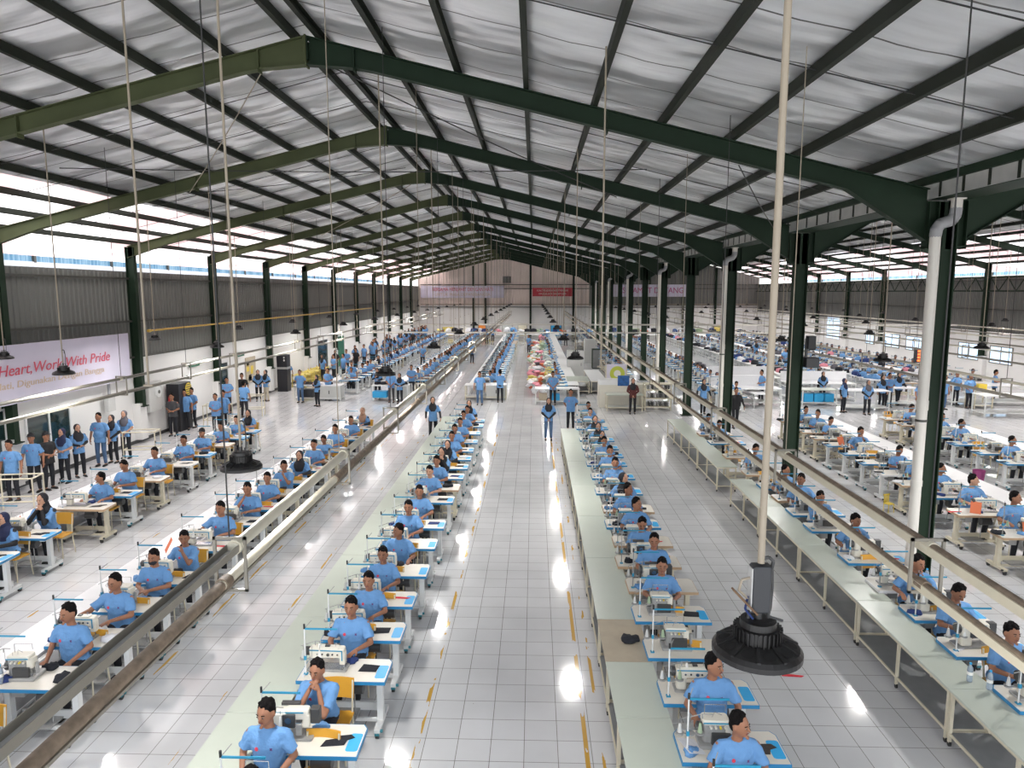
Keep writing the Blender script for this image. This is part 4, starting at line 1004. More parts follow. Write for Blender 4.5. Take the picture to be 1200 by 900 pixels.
def machine_parts(kind):
    out = {}; z = 0
    if kind == 'lock':
        mb = MB(); mb.box((0, 0, .012), (.50, .19, .024), 'machine_grey', bev=.02); mb.box((.06, .0, .028), (.3, .15, .008), 'chrome'); out['bed'] = mb.mesh('bed')
        mb = MB(); mb.box((-.16, 0, .10), (.12, .12, .17), 'machine_white', bev=.03); mb.box((-.005, 0, .225), (.45, .115, .115), 'machine_white', bev=.028)
        mb.box((.19, 0, .155), (.075, .10, .16), 'machine_white', bev=.02); mb.box((-.02, 0, .288), (.34, .09, .012), 'machine_white', bev=.02); out['arm'] = mb.mesh('arm')
        mb = MB()
        for s in (-1, 1):
            y = s * .0595; mb.box((-.01, y, .262), (.42, .004, .014), 'stripe_teal'); mb.box((.195, y, .20), (.014, .004, .13), 'stripe_teal')
        out['stripe'] = mb.mesh('stripe')
        mb = MB()
        for i in range(5): mb.cyl((-.12 + .065 * i, -.06, .215), (-.12 + .065 * i, -.068, .215), .012, 'machine_dark' if i % 2 else 'chrome', 8)
        mb.cyl((.02, -.06, .215), (.02, -.075, .215), .02, 'chrome', 10); mb.cyl((.12, .06, .2), (.12, .08, .2), .022, 'chrome', 10); mb.box((.0, 0, .30), (.06, .04, .012), 'machine_dark'); out['dial'] = mb.mesh('dial')
        mb = MB(); mb.cyl((-.235, 0, .225), (-.285, 0, .225), .055, 'machine_dark', 20); mb.cyl((-.285, 0, .225), (-.295, 0, .225), .03, 'chrome', 14); out['handwheel'] = mb.mesh('handwheel')
        mb = MB(); mb.cyl((.19, 0, .03), (.19, 0, .09), .006, 'chrome', 6); mb.cyl((.205, .02, .035), (.205, .02, .09), .006, 'chrome', 6); mb.box((.20, .02, .033), (.02, .04, .008), 'chrome'); out['needle_bar'] = mb.mesh('needle_bar')
        mb = MB(); mb.tube([(-.1, -.02, .29), (-.1, -.02, .37)], .004, 'chrome'); mb.tube([(.1, .0, .29), (.1, 0, .34), (.13, 0, .33)], .004, 'chrome'); mb.cyl((-.1, -.02, .29), (-.1, -.02, .34), .018, 'cone_white', 10, .01); out['spool_pin'] = mb.mesh('spool_pin')
    elif kind == 'over':
        mb = MB(); mb.box((0, 0, .02), (.40, .26, .04), 'machine_grey', bev=.02); out['bed'] = mb.mesh('bed')
        mb = MB(); mb.box((-.03, .02, .14), (.24, .17, .22), 'machine_grey', bev=.035); mb.box((-.02, .01, .265), (.28, .15, .05), 'machine_white', bev=.03); mb.box((.12, -.01, .20), (.08, .12, .12), 'machine_white', bev=.02); mb.box((.03, -.085, .10), (.2, .04, .12), 'machine_dark', bev=.01); out['housing'] = mb.mesh('housing')
        mb = MB(); mb.cyl((-.15, .02, .15), (-.20, .02, .15), .07, 'machine_dark', 18); mb.cyl((-.20, .02, .15), (-.215, .02, .15), .04, 'chrome', 14); out['handwheel'] = mb.mesh('handwheel')
        mb = MB(); mb.box((-.02, -.072, .262), (.27, .004, .014), 'stripe_teal'); out['stripe'] = mb.mesh('stripe')
        mb = MB(); [mb.cyl((-.08 + .05 * i, -.07, .225), (-.08 + .05 * i, -.10, .225), .013, R.choice(['knob_yellow', 'chrome', 'machine_white']), 8) for i in range(4)]; out['tension_knob'] = mb.mesh('tension_knob')
        mb = MB(); mb.tube([(-.12, .05, .29), (-.12, .05, .40), (.10, .05, .40), (.10, .05, .33)], .004, 'chrome'); mb.tube([(-.05, 0, .29), (-.03, -.02, .36), (.04, -.04, .34)], .003, 'chrome'); out['thread_guide'] = mb.mesh('thread_guide')
        mb = MB(); mb.cyl((.13, -.05, .05), (.13, -.05, .15), .006, 'chrome', 6); mb.box((.14, -.06, .045), (.05, .05, .008), 'chrome'); mb.cyl((.19, -.02, .06), (.19, -.02, .2), .02, 'machine_grey', 10); out['presser_foot'] = mb.mesh('presser_foot')
    else:   # flatbed with tall dark gear face, seen in the right of aisle row
        mb = MB(); mb.box((0, 0, .012), (.48, .2, .024), 'machine_grey', bev=.02); out['bed'] = mb.mesh('bed')
        mb = MB(); mb.box((-.10, .0, .16), (.15, .15, .28), 'machine_white', bev=.03); mb.box((.07, 0, .27), (.26, .11, .10), 'machine_white', bev=.025); mb.box((.17, 0, .20), (.08, .11, .14), 'machine_white', bev=.02); out['arm'] = mb.mesh('arm')
        mb = MB(); mb.cyl((-.18, 0, .25), (-.22, 0, .25), .07, 'machine_dark', 18); out['handwheel'] = mb.mesh('handwheel')
        mb = MB(); mb.box((.0, -.08, .22), (.14, .03, .14), 'machine_dark', bev=.01); mb.cyl((.0, -.09, .24), (0, -.11, .24), .035, 'chrome', 14); mb.box((.10, -.07, .12), (.06, .03, .12), 'machine_grey'); mb.box((-.02, .08, .33), (.2, .05, .03), 'machine_dark'); mb.box((.26, .02, .24), (.10, .09, .16), 'machine_dark', bev=.01); out['gear_face'] = mb.mesh('gear_face')
        mb = MB(); mb.box((-.0, -.057, .30), (.3, .004, .014), 'stripe_teal'); out['stripe'] = mb.mesh('stripe')
    return out
TPARTS = {}; TLOD = {}; MPARTS = {k_: machine_parts(k_) for k_ in ('lock', 'over', 'tall')}
MLOD = {k_: join([me for me in d.values()], 'sewing_machine') for k_, d in MPARTS.items()}
def flat(d):
    r = []
    for v in d.values(): r += v if isinstance(v, list) else [v]
    return r
def get_table(off, s, style):
    key = (off, s, style)
    if key not in TPARTS:
        TPARTS[key] = table_parts(off, s, style); d = TPARTS[key]
        TLOD[key] = join([d['tabletop'], d['edge_band'], d['crossbar']] + d['legs'] + [d['thread_stand']] + ([d['blue_corner_patch']] if 'blue_corner_patch' in d else []), 'sewing_table')
    return key
CHAIR = {}
def chair_parts():
    mb = MB(); mb.box((0, .02, .455), (.40, .38, .02), 'chair_yellow', bev=.04); CHAIR['seat'] = mb.mesh('seat')
    mb = MB(); vs = []; n = 8
    for j, z in enumerate((.62, .72, .86)):
        for i in range(n + 1):
            u = i / n * 2 - 1; vs.append((u * .19, .235 + .02 * j - .03 * u * u * -1 * -1, z))
    m_ = len(vs); vs += [(v[0], v[1] + .012, v[2]) for v in vs]; fs = []
    for j in range(2):
        for i in range(n):
            a = j * (n + 1) + i; fs += [(a, a + 1, a + n + 2, a + n + 1), (m_ + a, m_ + a + n + 1, m_ + a + n + 2, m_ + a + 1)]
    for i in range(n): fs += [(i, m_ + i, m_ + i + 1, i + 1), (2 * (n + 1) + i, 2 * (n + 1) + i + 1, m_ + 2 * (n + 1) + i + 1, m_ + 2 * (n + 1) + i)]
    for j in range(2): fs += [(j * (n + 1), (j + 1) * (n + 1), m_ + (j + 1) * (n + 1), m_ + j * (n + 1)), (j * (n + 1) + n, m_ + j * (n + 1) + n, m_ + (j + 1) * (n + 1) + n, (j + 1) * (n + 1) + n)]
    mb.add(vs, fs, 'chair_yellow', False); CHAIR['backrest'] = mb.mesh('backrest')
    for s in (-1, 1):
        mb = MB(); mb.tube([(s * .17, -.15, .0), (s * .17, -.14, .445)], .012, 'leg_cream'); CHAIR['leg%d' % s] = mb.mesh('leg')
        mb = MB(); mb.tube([(s * .18, .24, .0), (s * .175, .18, .445), (s * .175, .24, .84)], .012, 'leg_cream'); CHAIR['legb%d' % s] = mb.mesh('leg')
    mb = MB(); mb.tube([(-.17, -.14, .44), (.17, -.14, .44), (.175, .18, .44), (-.175, .18, .44), (-.17, -.14, .44)], .010, 'leg_cream'); CHAIR['seat_frame'] = mb.mesh('seat_frame')
chair_parts()
CLOD = join(list(CHAIR.values()), 'work_chair')
CLOTH = {}
def cloth_mesh(kind, m):
    key = (kind, m)
    if key in CLOTH: return CLOTH[key]
    rr = random.Random(len(CLOTH) * 3 + 5); n = 18
    if kind == 'flat': poly = [(-.12, -.09), (.11, -.08), (.12, .08), (-.10, .09)]
    elif kind == 'cut': poly = [(-.17, -.10), (.08, -.09), (.10, -.01), (.18, .03), (.13, .09), (.02, .08), (-.03, .03), (-.13, .01)]
    elif kind == 'strip': poly = [(-.16, -.03), (.12, -.05), (.17, -.01), (.0, .02), (-.14, .03)]
    else:
        poly = []
        for i in range(n):
            a = 2 * PI * i / n; q = .10 * (1 + .16 * math.sin(3 * a + 1) + rr.uniform(-.10, .10)); poly.append((q * math.cos(a) * 1.3, q * math.sin(a)))
    h_ = .006 if kind != 'heap' else .055
    mb = MB(); k_ = len(poly); vs = [(p[0], p[1], 0.002) for p in poly] + [(p[0] * .9, p[1] * .9, h_ * (.5 + rr.random() * .6)) for p in poly] + [(0, 0, h_ * 1.2)]
    fs = [tuple(range(k_))[::-1]] + [(i, (i + 1) % k_, k_ + (i + 1) % k_, k_ + i) for i in range(k_)] + [(k_ + i, k_ + (i + 1) % k_, 2 * k_) for i in range(k_)]
    mb.add(vs, fs, m, kind == 'heap'); CLOTH[key] = mb.mesh('cloth'); return CLOTH[key]

# ------------------------------------------------------------------ the rows
PH = dict(table='forearms on table', clasp='hands clasped', chin='chin on fists', chin_one='chin on one hand', lap='looking down at lap', lookleft='facing left', lookright='facing right',
          reach='one arm stretched out', look_down='bent over work', twist='one hand raised')
OCC = []
def station(row, n, x, y, off, s, style, mk, who, far=False, mdx=-.13):
    """one sewing table, its machine, its chair and the person at it"""
    rp = row['ph']; od = ordn(n) if not far else ''
    key = get_table(off, s, style)
    sty = {'blue': 'blue edged', 'tan': 'tan edged', 'plain': 'white edged'}[style]
    gt = 'sewing tables ' + row['g']; gm = 'sewing machines ' + row['g']; gc = 'chairs ' + row['g']
    if far:
        o = link('sewing_table', TLOD[key], None, (x, y, 0)); tag(o, 'sewing table in the far block behind the cross aisle, %s' % rp, 'sewing table', gt + ' far')
        o = link('sewing_machine', MLOD[mk], None, (x + mdx, y - .74, TZ)); tag(o, 'sewing machine in the far block behind the cross aisle, %s' % rp, 'sewing machine', gm + ' far')
    else:
        t = thing('sewing_table', '%s cream sewing table on casters, %s from front in %s' % (sty, od, rp), 'sewing table', (x, y, 0), 0, gt)
        d = TPARTS[key]
        for k_ in ('tabletop', 'edge_band', 'crossbar', 'treadle', 'motor', 'blue_corner_patch'):
            if k_ in d: link(k_, d[k_], t)
        for me in d['legs']: link('leg', me, t)
        for me in d['casters']: link('caster', me, t)
        ts = link('thread_stand', d['thread_stand'], t)
        for me in d['cones']: link('thread_cone', me, ts)
        nm = {'lock': 'long white sewing machine with blue stripe', 'over': 'compact grey overlock machine', 'tall': 'tall white machine with dark gear face'}[mk]
        t = thing('sewing_machine', '%s, %s from front in %s' % (nm, od, rp), 'sewing machine', (x + mdx, y - .74 + R.uniform(-.02, .02), TZ + .002), R.uniform(-.05, .05), gm)
        for k_, me in MPARTS[mk].items(): link(k_, me, t)
        cdx = .11 + R.uniform(-.04, .07)
        if who != 'none' and R.random() < .35: cdx = .05
        if who == 'none': cdx = 0
        t = thing('work_chair', 'orange backed metal chair, %s from front in %s' % (od, rp), 'chair', (x + cdx, y + .02, 0), R.uniform(-.1, .1), gc)
        for k_, me in CHAIR.items(): link('leg' if k_.startswith('leg') else k_, me, t)
    if who != 'none' and who is not None:
        pose, head, kw = who
        wn = 'woman' if head.startswith('hijab') else 'man'
        sc = {'hijab_black': ' in black headscarf', 'hijab_navy': ' in navy headscarf', 'hijab_grey': ' in grey headscarf', 'hijab_tan': ' in tan headscarf', 'cap': ' in black cap'}.get(head, '')
        if kw.get('extra') == 'mask': sc = ' in face mask'
        if kw.get('extra') == 'glasses': sc = ' in glasses'
        kw = dict(kw)
        if far: person(x, y, 0, 'seated worker in blue T-shirt in the far block, %s' % rp, 'sit', pose, group='seated workers far block ' + row['g'], head=head, lod=1, **kw)
        else: person(x - (.28 if rp == 'row left of aisle' and n == 2 else 0), y, R.uniform(-.1, .1), '%s%s, %s, %s from front in %s' % (wn, sc, PH[pose], od, rp), 'sit', pose, group='seated workers ' + row['g'], s=R.uniform(.97, 1.03), head=head, **kw)
S_ = dict
dk = S_(skin='skin_dark'); lt = S_(skin='skin_light'); nn = S_()
BLK = S_(sleeve='jacket_black', skin='skin_light')
rows = {
 'A': S_(ph='leftmost row', g='in the leftmost row', X=-10.05, off=.1, s=1, heads=[(19, 597), (67, 576), (102, 550), (139, 541), (174, 524), (198, 510), (219, 501), (236, 492), (257, 485), (271, 479)],
   who=[('table', 'hijab_navy', BLK), ('chin', 'hijab_black', BLK), ('lookleft', 'hair', nn), ('look_down', 'hair', nn), ('table', 'hair', nn), ('table', 'hair', dk), ('table', 'cap', nn), ('reach', 'hair', nn), ('table', 'hair', lt), ('clasp', 'hijab_black', lt)],
   sty='bbtbtpbtbb', mk=['over', 'over', 'lock', 'over', 'over', 'over', 'lock', 'lock', 'lock', 'lock']),
 'B': S_(ph='second row from left', g='in the second row from the left', X=-6.15, off=.1, s=1, heads=[(0, 790), (90, 705), (129, 672), (189, 645), (216, 617), (257, 587), (280, 564), (309, 551), (324, 537), (353, 531), (362, 515), (379, 510), (393, 497), (411, 486), (428, 476)],
   who=[('look_down', 'hair', dk), ('lap', 'hair', nn), ('reach', 'hair', S_(extra='glasses')), ('clasp', 'hair', S_(extra='mask')), ('twist', 'hair', dk), ('reach', 'hair', nn), ('chin_one', 'hair', nn), ('table', 'hair', nn), ('twist', 'hair', nn), ('table', 'hijab_black', BLK), ('table', 'hair', nn), ('look_down', 'hair', dk), ('table', 'hair', nn), ('table', 'hair', nn), ('table', 'hijab_tan', BLK)],
   sty='bbbbbbbbtbbtbbb', mk=['over', 'over', 'lock', 'over', 'lock', 'lock', 'over', 'lock', 'lock', 'over', 'lock', 'lock', 'lock', 'lock', 'over']),
 'C': S_(ph='row left of aisle', g='in the row left of the aisle', X=-2.45, off=.1, s=1, heads=[(280, 895), (314, 821), (379, 772), (408, 698), (440, 670), (444, 635), (460, 609), (481, 585), (500, 567), (509, 544), (512, 535), (522, 527), (529, 517), (536, 505), (535, 497), (534, 489), (545, 481), (547, 474), (547, 469)],
   who=[('table', 'hair', nn), ('lap', 'hair', nn), ('chin', 'hair', S_(skin='skin_mid', extra='belly')), ('table', 'hair', nn), ('table', 'hair', nn), ('table', 'hair', dk), ('lookleft', 'hair', dk), ('table', 'hair', nn), ('table', 'hair', nn), ('reach', 'hair', lt), ('table', 'hair', nn), ('chin', 'hijab_black', BLK), ('table', 'hijab_black', BLK), ('table', 'hair', nn), ('table', 'hair', dk), ('clasp', 'hair', nn), ('table', 'hair', nn), ('table', 'hair', nn), ('table', 'hijab_black', BLK)],
   sty='bbbbbbbbbbtbbbbbbbb', mk=['lock', 'over', 'tall', 'lock', 'lock', 'lock', 'lock', 'lock', 'lock', 'over', 'over', 'over', 'lock', 'over', 'over', 'lock', 'over', 'over', 'over']),
 'D': S_(ph='row right of aisle', g='in the row right of the aisle', X=2.05, off=.0, s=1, heads=[(0, 0), (862, 825), (843, 780), (0, 0), (0, 0), (770, 660), (752, 637), (750, 609), (747, 591), (734, 570), (728, 557), (725, 536), (715, 522), (719, 510), (711, 503), (703, 495), (703, 487), (699, 476), (697, 469)],
   who=['none', ('lookright', 'hair', nn), ('lookright', 'hair', nn), 'none', 'none', ('table', 'hair', nn), ('lap', 'hair', nn), ('look_down', 'hair', nn), ('lookright', 'hair', nn), ('lookright', 'hair', dk), ('lookright', 'hijab_black', lt), ('table', 'hair', nn), ('table', 'hair', nn), ('table', 'hair', nn), ('table', 'hijab_black', lt), ('clasp', 'hijab_black', lt), ('table', 'hijab_black', lt), ('table', 'hair', lt), ('table', 'hair', nn)],
   sty='bbbbbbtttbtbbbbbbbb', mk=['over', 'over', 'over', 'lock', 'over', 'over', 'tall', 'tall', 'over', 'over', 'over', 'over', 'over', 'over', 'lock', 'over', 'over', 'over', 'over']),
 'E': S_(ph='row beside the green columns', g='beside the green columns', X=6.05, off=.05, s=1, heads=[(0, 0), (1099, 678), (1080, 655), (0, 0), (981, 598), (964, 570), (954, 561), (930, 546), (0, 0), (887, 519), (0, 0), (862, 490), (836, 482)],
   who=[('table', 'hair', nn), ('look_down', 'hair', dk), ('twist', 'hair', nn), 'none', ('twist', 'hair', dk), ('chin_one', 'hair', nn), ('lookleft', 'hair', dk), ('lookright', 'hair', nn), 'none', ('look_down', 'hair', nn), 'none', ('look_down', 'hair', nn), ('look_down', 'hair', nn)],
   sty='bbbpbbbtbttbt', mk=['tall', 'tall', 'tall', 'lock', 'tall', 'over', 'over', 'over', 'lock', 'over', 'lock', 'over', 'over']),
 'F': S_(ph='first row past the columns', g='in the first row past the columns', X=9.95, off=-.3, s=-1, heads=[(0, 0), (1182, 576), (1141, 556), (1107, 540), (1072, 529), (1051, 519), (0, 0), (1006, 500), (985, 492), (973, 487), (965, 481), (952, 474), (939, 470)],
   who=['none', ('lookright', 'hair', nn), ('lookright', 'hair', lt), ('lookright', 'hair', dk), ('table', 'hair', dk), ('look_down', 'hair', dk), 'none', ('twist', 'hair', nn), 'none', ('look_down', 'hair', nn), ('lookleft', 'hair', nn), ('table', 'hair', nn), ('table', 'hair', nn)],
   sty='bttbtpbbbttbt', mk=['lock', 'over', 'lock', 'lock', 'over', 'over', 'over', 'lock', 'over', 'over', 'over', 'over', 'lock']),
 'G': S_(ph='second row past the columns', g='in the second row past the columns', X=13.9, off=-.2, s=-1, heads=[(0, 0), (1195, 509), (0, 0), (1130, 491), (1115, 484), (0, 0), (1052, 473), (0, 0)],
   who=['none', ('lookright', 'hair', dk), 'none', ('lookright', 'hair', dk), ('table', 'hair', nn), 'none', ('look_down', 'hair', nn), 'none'],
   sty='bbbbbbtt', mk=['lock', 'lock', 'over', 'lock', 'lock', 'over', 'over', 'lock']),
}
CL = [('flat', 'cloth_black', 'black flat cloth piece'), ('cut', 'cloth_black', 'black cut cloth piece'), ('strip', 'cloth_red', 'red cloth strip'), ('heap', 'cloth_black', 'crumpled black cloth'), ('heap', 'cloth_white', 'crumpled white cloth'), ('flat', 'cloth_navy', 'navy cloth piece'), ('cut', 'cloth_brown', 'brown cloth piece')]
fixed = {('C', 3): 1, ('C', 4): 0, ('C', 5): 0, ('C', 6): 2, ('B', 2): 3, ('B', 3): 4, ('B', 5): 0, ('B', 7): 0, ('A', 1): 1, ('C', 7): None, ('C', 8): None, ('D', 4): None, ('D', 5): None, ('D', 7): None}
for rk, r in rows.items():
    ys = [(un(*h, 1.40)[1] if h != (0, 0) else None) for h in r['heads']]
    n = len(ys)
    for i in range(n):
        if ys[i] is None:
            a = next((j for j in range(i - 1, -1, -1) if ys[j] is not None), None); b = next((j for j in range(i + 1, n) if ys[j] is not None), None)
            if a is None: ys[i] = ys[b] - 1.2 * (b - i)
            elif b is None: ys[i] = ys[a] + 1.2 * (i - a)
            else: ys[i] = ys[a] + (ys[b] - ys[a]) * (i - a) / (b - a)
    r['ys'] = ys
    for i, y in enumerate(ys):
        if i and y < ys[i - 1] + 1.02: ys[i] = y = ys[i - 1] + 1.02
    for i, y in enumerate(ys):
        x = r['X'] + R.uniform(-.03, .03)
        w = r['who'][i]
        st = {'b': 'blue', 't': 'tan', 'p': 'plain'}[r['sty'][i]]
        station(r, i + 1, x, y, r['off'], r['s'], st, r['mk'][i], w)
        ci = fixed.get((rk, i + 1), R.choice([0, 0, 1, 3, 4, None, None, 5, 6, 2]))
        if ci is not None:
            kd, mt, lb = CL[ci]
            sx = .28 if r['s'] > 0 else -.5
            o = link('cloth_piece', cloth_mesh(kd, mt), None, (x + r['off'] + sx + R.uniform(-.05, .03), y - .78 + R.uniform(-.05, .05), TZ + .004), R.uniform(-.2, .2))
            tag(o, '%s on the %s table of the %s' % (lb, ordn(i + 1), r['ph']), 'cloth', 'cloth pieces on sewing tables')
for rk, r in rows.items():
    for i, y in enumerate(r['ys']):
        for q in range(2):
            if R.random() < .35: continue
            kd, mt, lb = R.choice([('heap', 'cloth_white', 'white cloth piece'), ('heap', 'cloth_navy', 'dark blue cloth piece'), ('heap', 'machine_grey', 'grey cloth piece'), ('heap', 'cloth_black', 'black cloth piece'), ('strip', 'cloth_white', 'white cloth strip'), ('heap', 'shirt_blue', 'light blue cloth piece')])
            if r['who'][i] == 'none' and q: continue
            dx = (.10, -.36)[q]
            o = link('work_piece', cloth_mesh(kd, mt), None, (r['X'] + dx + R.uniform(-.05, .05), y - (.60, .86)[q] + R.uniform(-.03, .05), TZ + .004), R.uniform(0, 6)); o.scale = (.75, .75, .9)
            tag(o, '%s %s machine on %s table, %s' % (lb, ('under', 'left of')[q], ordn(i + 1), r['ph']), 'cloth', 'work pieces at the machines')
# water bottles, orange cards and other small things on the tables
def bottle(x, y, z, label):
    t = thing('water_bottle', label, 'bottle', (x, y, z), 0)
    mb = MB(); mb.lathe([(0, 0), (.032, 0), (.034, .02), (.031, .08), (.034, .14), (.030, .18), (.012, .215), (.012, .225), (0, .225)], 'bottle', 14, smooth=True); mb.build('body', t)
    mb = MB(); mb.cyl((0, 0, .222), (0, 0, .242), .015, 'patch_blue', 10); mb.build('cap', t)
    mb = MB(); mb.cyl((0, 0, .09), (0, 0, .13), .0345, 'cone_white', 14, cap=False); mb.build('label_band', t)
A_, B_, C_, D_, E_ = (rows[k_]['ys'] for k_ in 'ABCDE')
bottle(-6.47, B_[1] - .92, TZ, 'clear water bottle on the second table of the second row from left')
bottle(5.48, E_[0] - .6, TZ, 'clear water bottle at the left end of the nearest table by the green columns'); bottle(5.40, E_[0] - .35, .725, 'clear water bottle standing on the mint table edge in the right foreground')
bottle(6.45, E_[3] - .7, TZ, 'clear water bottle on the fourth table of the row beside the green columns')
def card(x, y, z, rz, label, m='cloth_orange'):
    mb = MB(); T = TR(x, y, z, rz) @ Matrix.Rotation(math.radians(62), 4, 'X'); mb.box((0, .13, 0), (.2, .26, .006), m, T); tag(mb.build('card'), label, 'card')
card(-10.75, A_[0] - .55, .77, .5, 'orange card propped behind the nearest worker of the leftmost row')
card(-10.45, A_[1] - .5, .77, -.9, 'orange card propped beside the second worker of the leftmost row')
card(-6.75, B_[5] - 1.1, .77, -1, 'orange card standing on the white table of the second row from left')
card(9.5, rows['F']['ys'][2] - .9, .77, -.6, 'orange card on third table of the first row past the columns')
card(9.7, rows['F']['ys'][1] - .9, .77, -.3, 'orange card on second table of the first row past the columns')
card(9.6, rows['F']['ys'][8] - .9, .77, .2, 'orange card on ninth table of the first row past the columns')
mb = MB(); mb.box((0, 0, 0), (.2, .26, .004), 'cloth_white', TR(0, 0, 0, .3) @ Matrix.Rotation(.25, 4, 'Y'))
o = mb.build('paper_sheet', None, (1.66, D_[2] - .83, TZ + .035)); tag(o, 'white paper sheet at the left end of the third table right of aisle', 'paper')
o = link('cloth_piece', cloth_mesh('heap', 'cloth_black'), None, (1.33, 9.15, .737)); tag(o, 'small black cloth lying on the brown topped table right of the aisle', 'cloth')
o = link('cloth_piece', cloth_mesh('strip', 'cloth_red'), None, (3.75, 9.6, .004)); tag(o, 'dark red cloth scrap on the floor left of the foreground lamp', 'cloth')
mb = MB(); mb.lathe([(0, 0), (.14, 0), (.17, .3), (.165, .3), (.135, .02), (0, .02)], 'bag_magenta', 14)
tag(mb.build('bin', None, (13.1, rows['G']['ys'][1] + .1, 0)), 'magenta bin on the floor under the second row past the columns', 'bin')
t = thing('stool', 'small yellow plastic chair on the floor beside the first row past the columns', 'chair', un(1041, 600, 0) + (0,), .3); t.scale = (.55, .55, .55)
mb = MB(); mb.box((0, 0, .40), (.34, .34, .03), 'cloth_orange' if 0 else 'knob_yellow', bev=.03); mb.build('seat', t)
mb = MB(); [mb.box((-.12 + .06 * i, .16, .60), (.03, .02, .34), 'knob_yellow') for i in range(5)]; mb.box((0, .16, .78), (.34, .03, .06), 'knob_yellow'); mb.build('backrest', t)
for a in (-1, 1):
    for b in (-1, 1): mb = MB(); mb.cyl((a * .15, b * .15, 0), (a * .14, b * .14, .4), .015, 'knob_yellow'); mb.build('leg', t)

# long packing tables ------------------------------------------------------
def long_table(x0, x1, y0, y1, top, label, group, z=.725, post='leg_cream', shelf=True, side=-1):
    t = thing('packing_table', label, 'table', ((x0 + x1) / 2, (y0 + y1) / 2, 0), 0, group)
    w, l = x1 - x0, y1 - y0
    mb = MB(); mb.box((0, 0, z - .012), (w, l - .008, .024), top, bev=.004); mb.build('tabletop', t)
    mb = MB(); 
    for s in (-1, 1): mb.box((s * (w / 2 - .03), 0, z - .045), (.03, l - .02, .04), 'edge_tan' if top == 'table_mint' and x0 < 3 else post)
    for s in (-1, 1): mb.box((0, s * (l / 2 - .03), z - .045), (w - .04, .03, .04), post)
    mb.build('apron', t)
    for s in (-1, 1):
        for q in ((-1, 0, 1) if l > 1.6 else (-1, 1)):
            mb = MB(); xx, yy = s * (w / 2 - .035), q * (l / 2 - .04); mb.box((xx, yy, (z - .03) / 2 + .03), (.035, .035, z - .08), post); mb.build('leg', t)
            mb = MB(); mb.cyl((xx - .012, yy, .03), (xx + .012, yy, .03), .03, 'caster_black', 10); mb.box((xx, yy, .05), (.03, .04, .03), 'caster_black'); mb.build('caster', t)
    mb = MB()
    for s in (-1, 1): mb.box((s * (w / 2 - .035), 0, .16), (.03, l - .05, .03), post)
    for q in (-1, 1): mb.box((0, q * (l / 2 - .04), .16), (w - .06, .03, .03), post)
    mb.build('lower_rail', t)
    if shelf: mb = MB(); mb.box((0, 0, .17), (w - .08, l - .08, .012), 'shelf_grey'); mb.build('shelf', t)
    return t
def run(x0, x1, seams, top, ph, g, alt={}, post='leg_cream'):
    for i in range(len(seams) - 1):
        tp = alt.get(i, top); nm = {'table_mint': 'mint topped', 'table_white': 'white topped', 'cardboard': 'brown topped'}[tp]
        long_table(x0, x1, seams[i], seams[i + 1], tp, '%s packing table, %s in the run %s' % (nm, ordn(i + 1), ph), g, post=post)
run(-3.5, -2.84, [2.6, 5.0, 7.35, 9.75, 12.2, 14.6, 17.05, 19.5, 21.9, 24.3, 26.6], 'table_mint', 'left of the aisle', 'mint tables left of the aisle')
run(.95, 1.56, [2.6, 5.0, 7.4, 8.6, 9.8, 12.2, 14.6, 17.05, 19.5, 21.9, 24.3], 'table_mint', 'right of the aisle', 'mint tables right of the aisle', {3: 'cardboard'})
run(5.05, 5.60, [3.3, 5.7, 8.1, 10.55, 13.0, 15.4, 17.7], 'table_mint', 'by the green columns', 'mint tables by the green columns')
run(5.05, 5.62, [19.0, 21.4, 23.8, 26.3], 'table_mint', 'by the columns beyond the gap', 'far mint tables by the columns')
run(-11.1, -10.45, [9.0, 11.4, 13.8, 16.2, 18.6, 21.0, 23.4, 25.8], 'table_white', 'in the leftmost row', 'white tables in the leftmost row', post='leg_white')
run(-7.2, -6.56, [5.4, 7.8, 10.2, 12.6, 15.0, 17.4, 19.8, 22.2, 24.6, 26.4], 'table_white', 'in the second row from left', 'white tables in the second row', post='leg_white')
run(10.75, 11.45, [13.0, 15.4, 17.8, 20.2, 22.6, 25.0, 27.4], 'table_white', 'in the first row past the columns', 'white tables past the columns', post='leg_white')
run(14.9, 15.6, [16, 18.4, 20.8, 23.2, 25.6], 'table_white', 'in the second row past the columns', 'white tables second past columns', post='leg_white')

# people standing -----------------------------------------------------------
def standp(px, py, label, pose, rz=0, zt=1.62, feet=None, **kw):
    x, y = un(px, py, zt) if feet is None else un(*feet, 0)
    x = max(x, -13.95); lod = 1 if y > 36 else 0
    person(x, y, rz, label, 'stand', pose, lod=lod, s=zt / 1.66, **kw)
HB = S_(head='hijab_black', skin='skin_light', sleeve='jacket_black')
standp(10, 517, 'man in blue T-shirt, hands at sides, leftmost by the left wall', 'sides', .1)
standp(36, 509, 'man in black cap and blue T-shirt beside the leftmost dark window', 'sides', .2, head='cap')
standp(53, 507, 'man dressed in black with black cap below the dark window', 'folded', 1.3, shirt='jacket_black', head='cap')
standp(72, 503, 'woman in navy headscarf and blue T-shirt at the dark window', 'folded', 0, zt=1.58, head='hijab_navy', skin='skin_light')
standp(90, 498, 'woman in black headscarf turned to her right by the dark window', 'folded', .9, zt=1.58, **HB)
standp(115, 485, 'stout man in blue T-shirt and pale jeans by the left wall', 'sides', .1, zt=1.68, legs='jeans_blue', extra='belly')
standp(130, 487, 'woman in black headscarf between the jeans man and grey scarf woman', 'front', 0, zt=1.55, **HB)
standp(145, 482, 'woman in grey headscarf and blue T-shirt near the wall column', 'front', .1, zt=1.58, head='hijab_grey', skin='skin_light')
standp(201, 462, 'man in dark patterned shirt with folded arms before the black cabinet', 'folded', 0, shirt='shirt_dark')
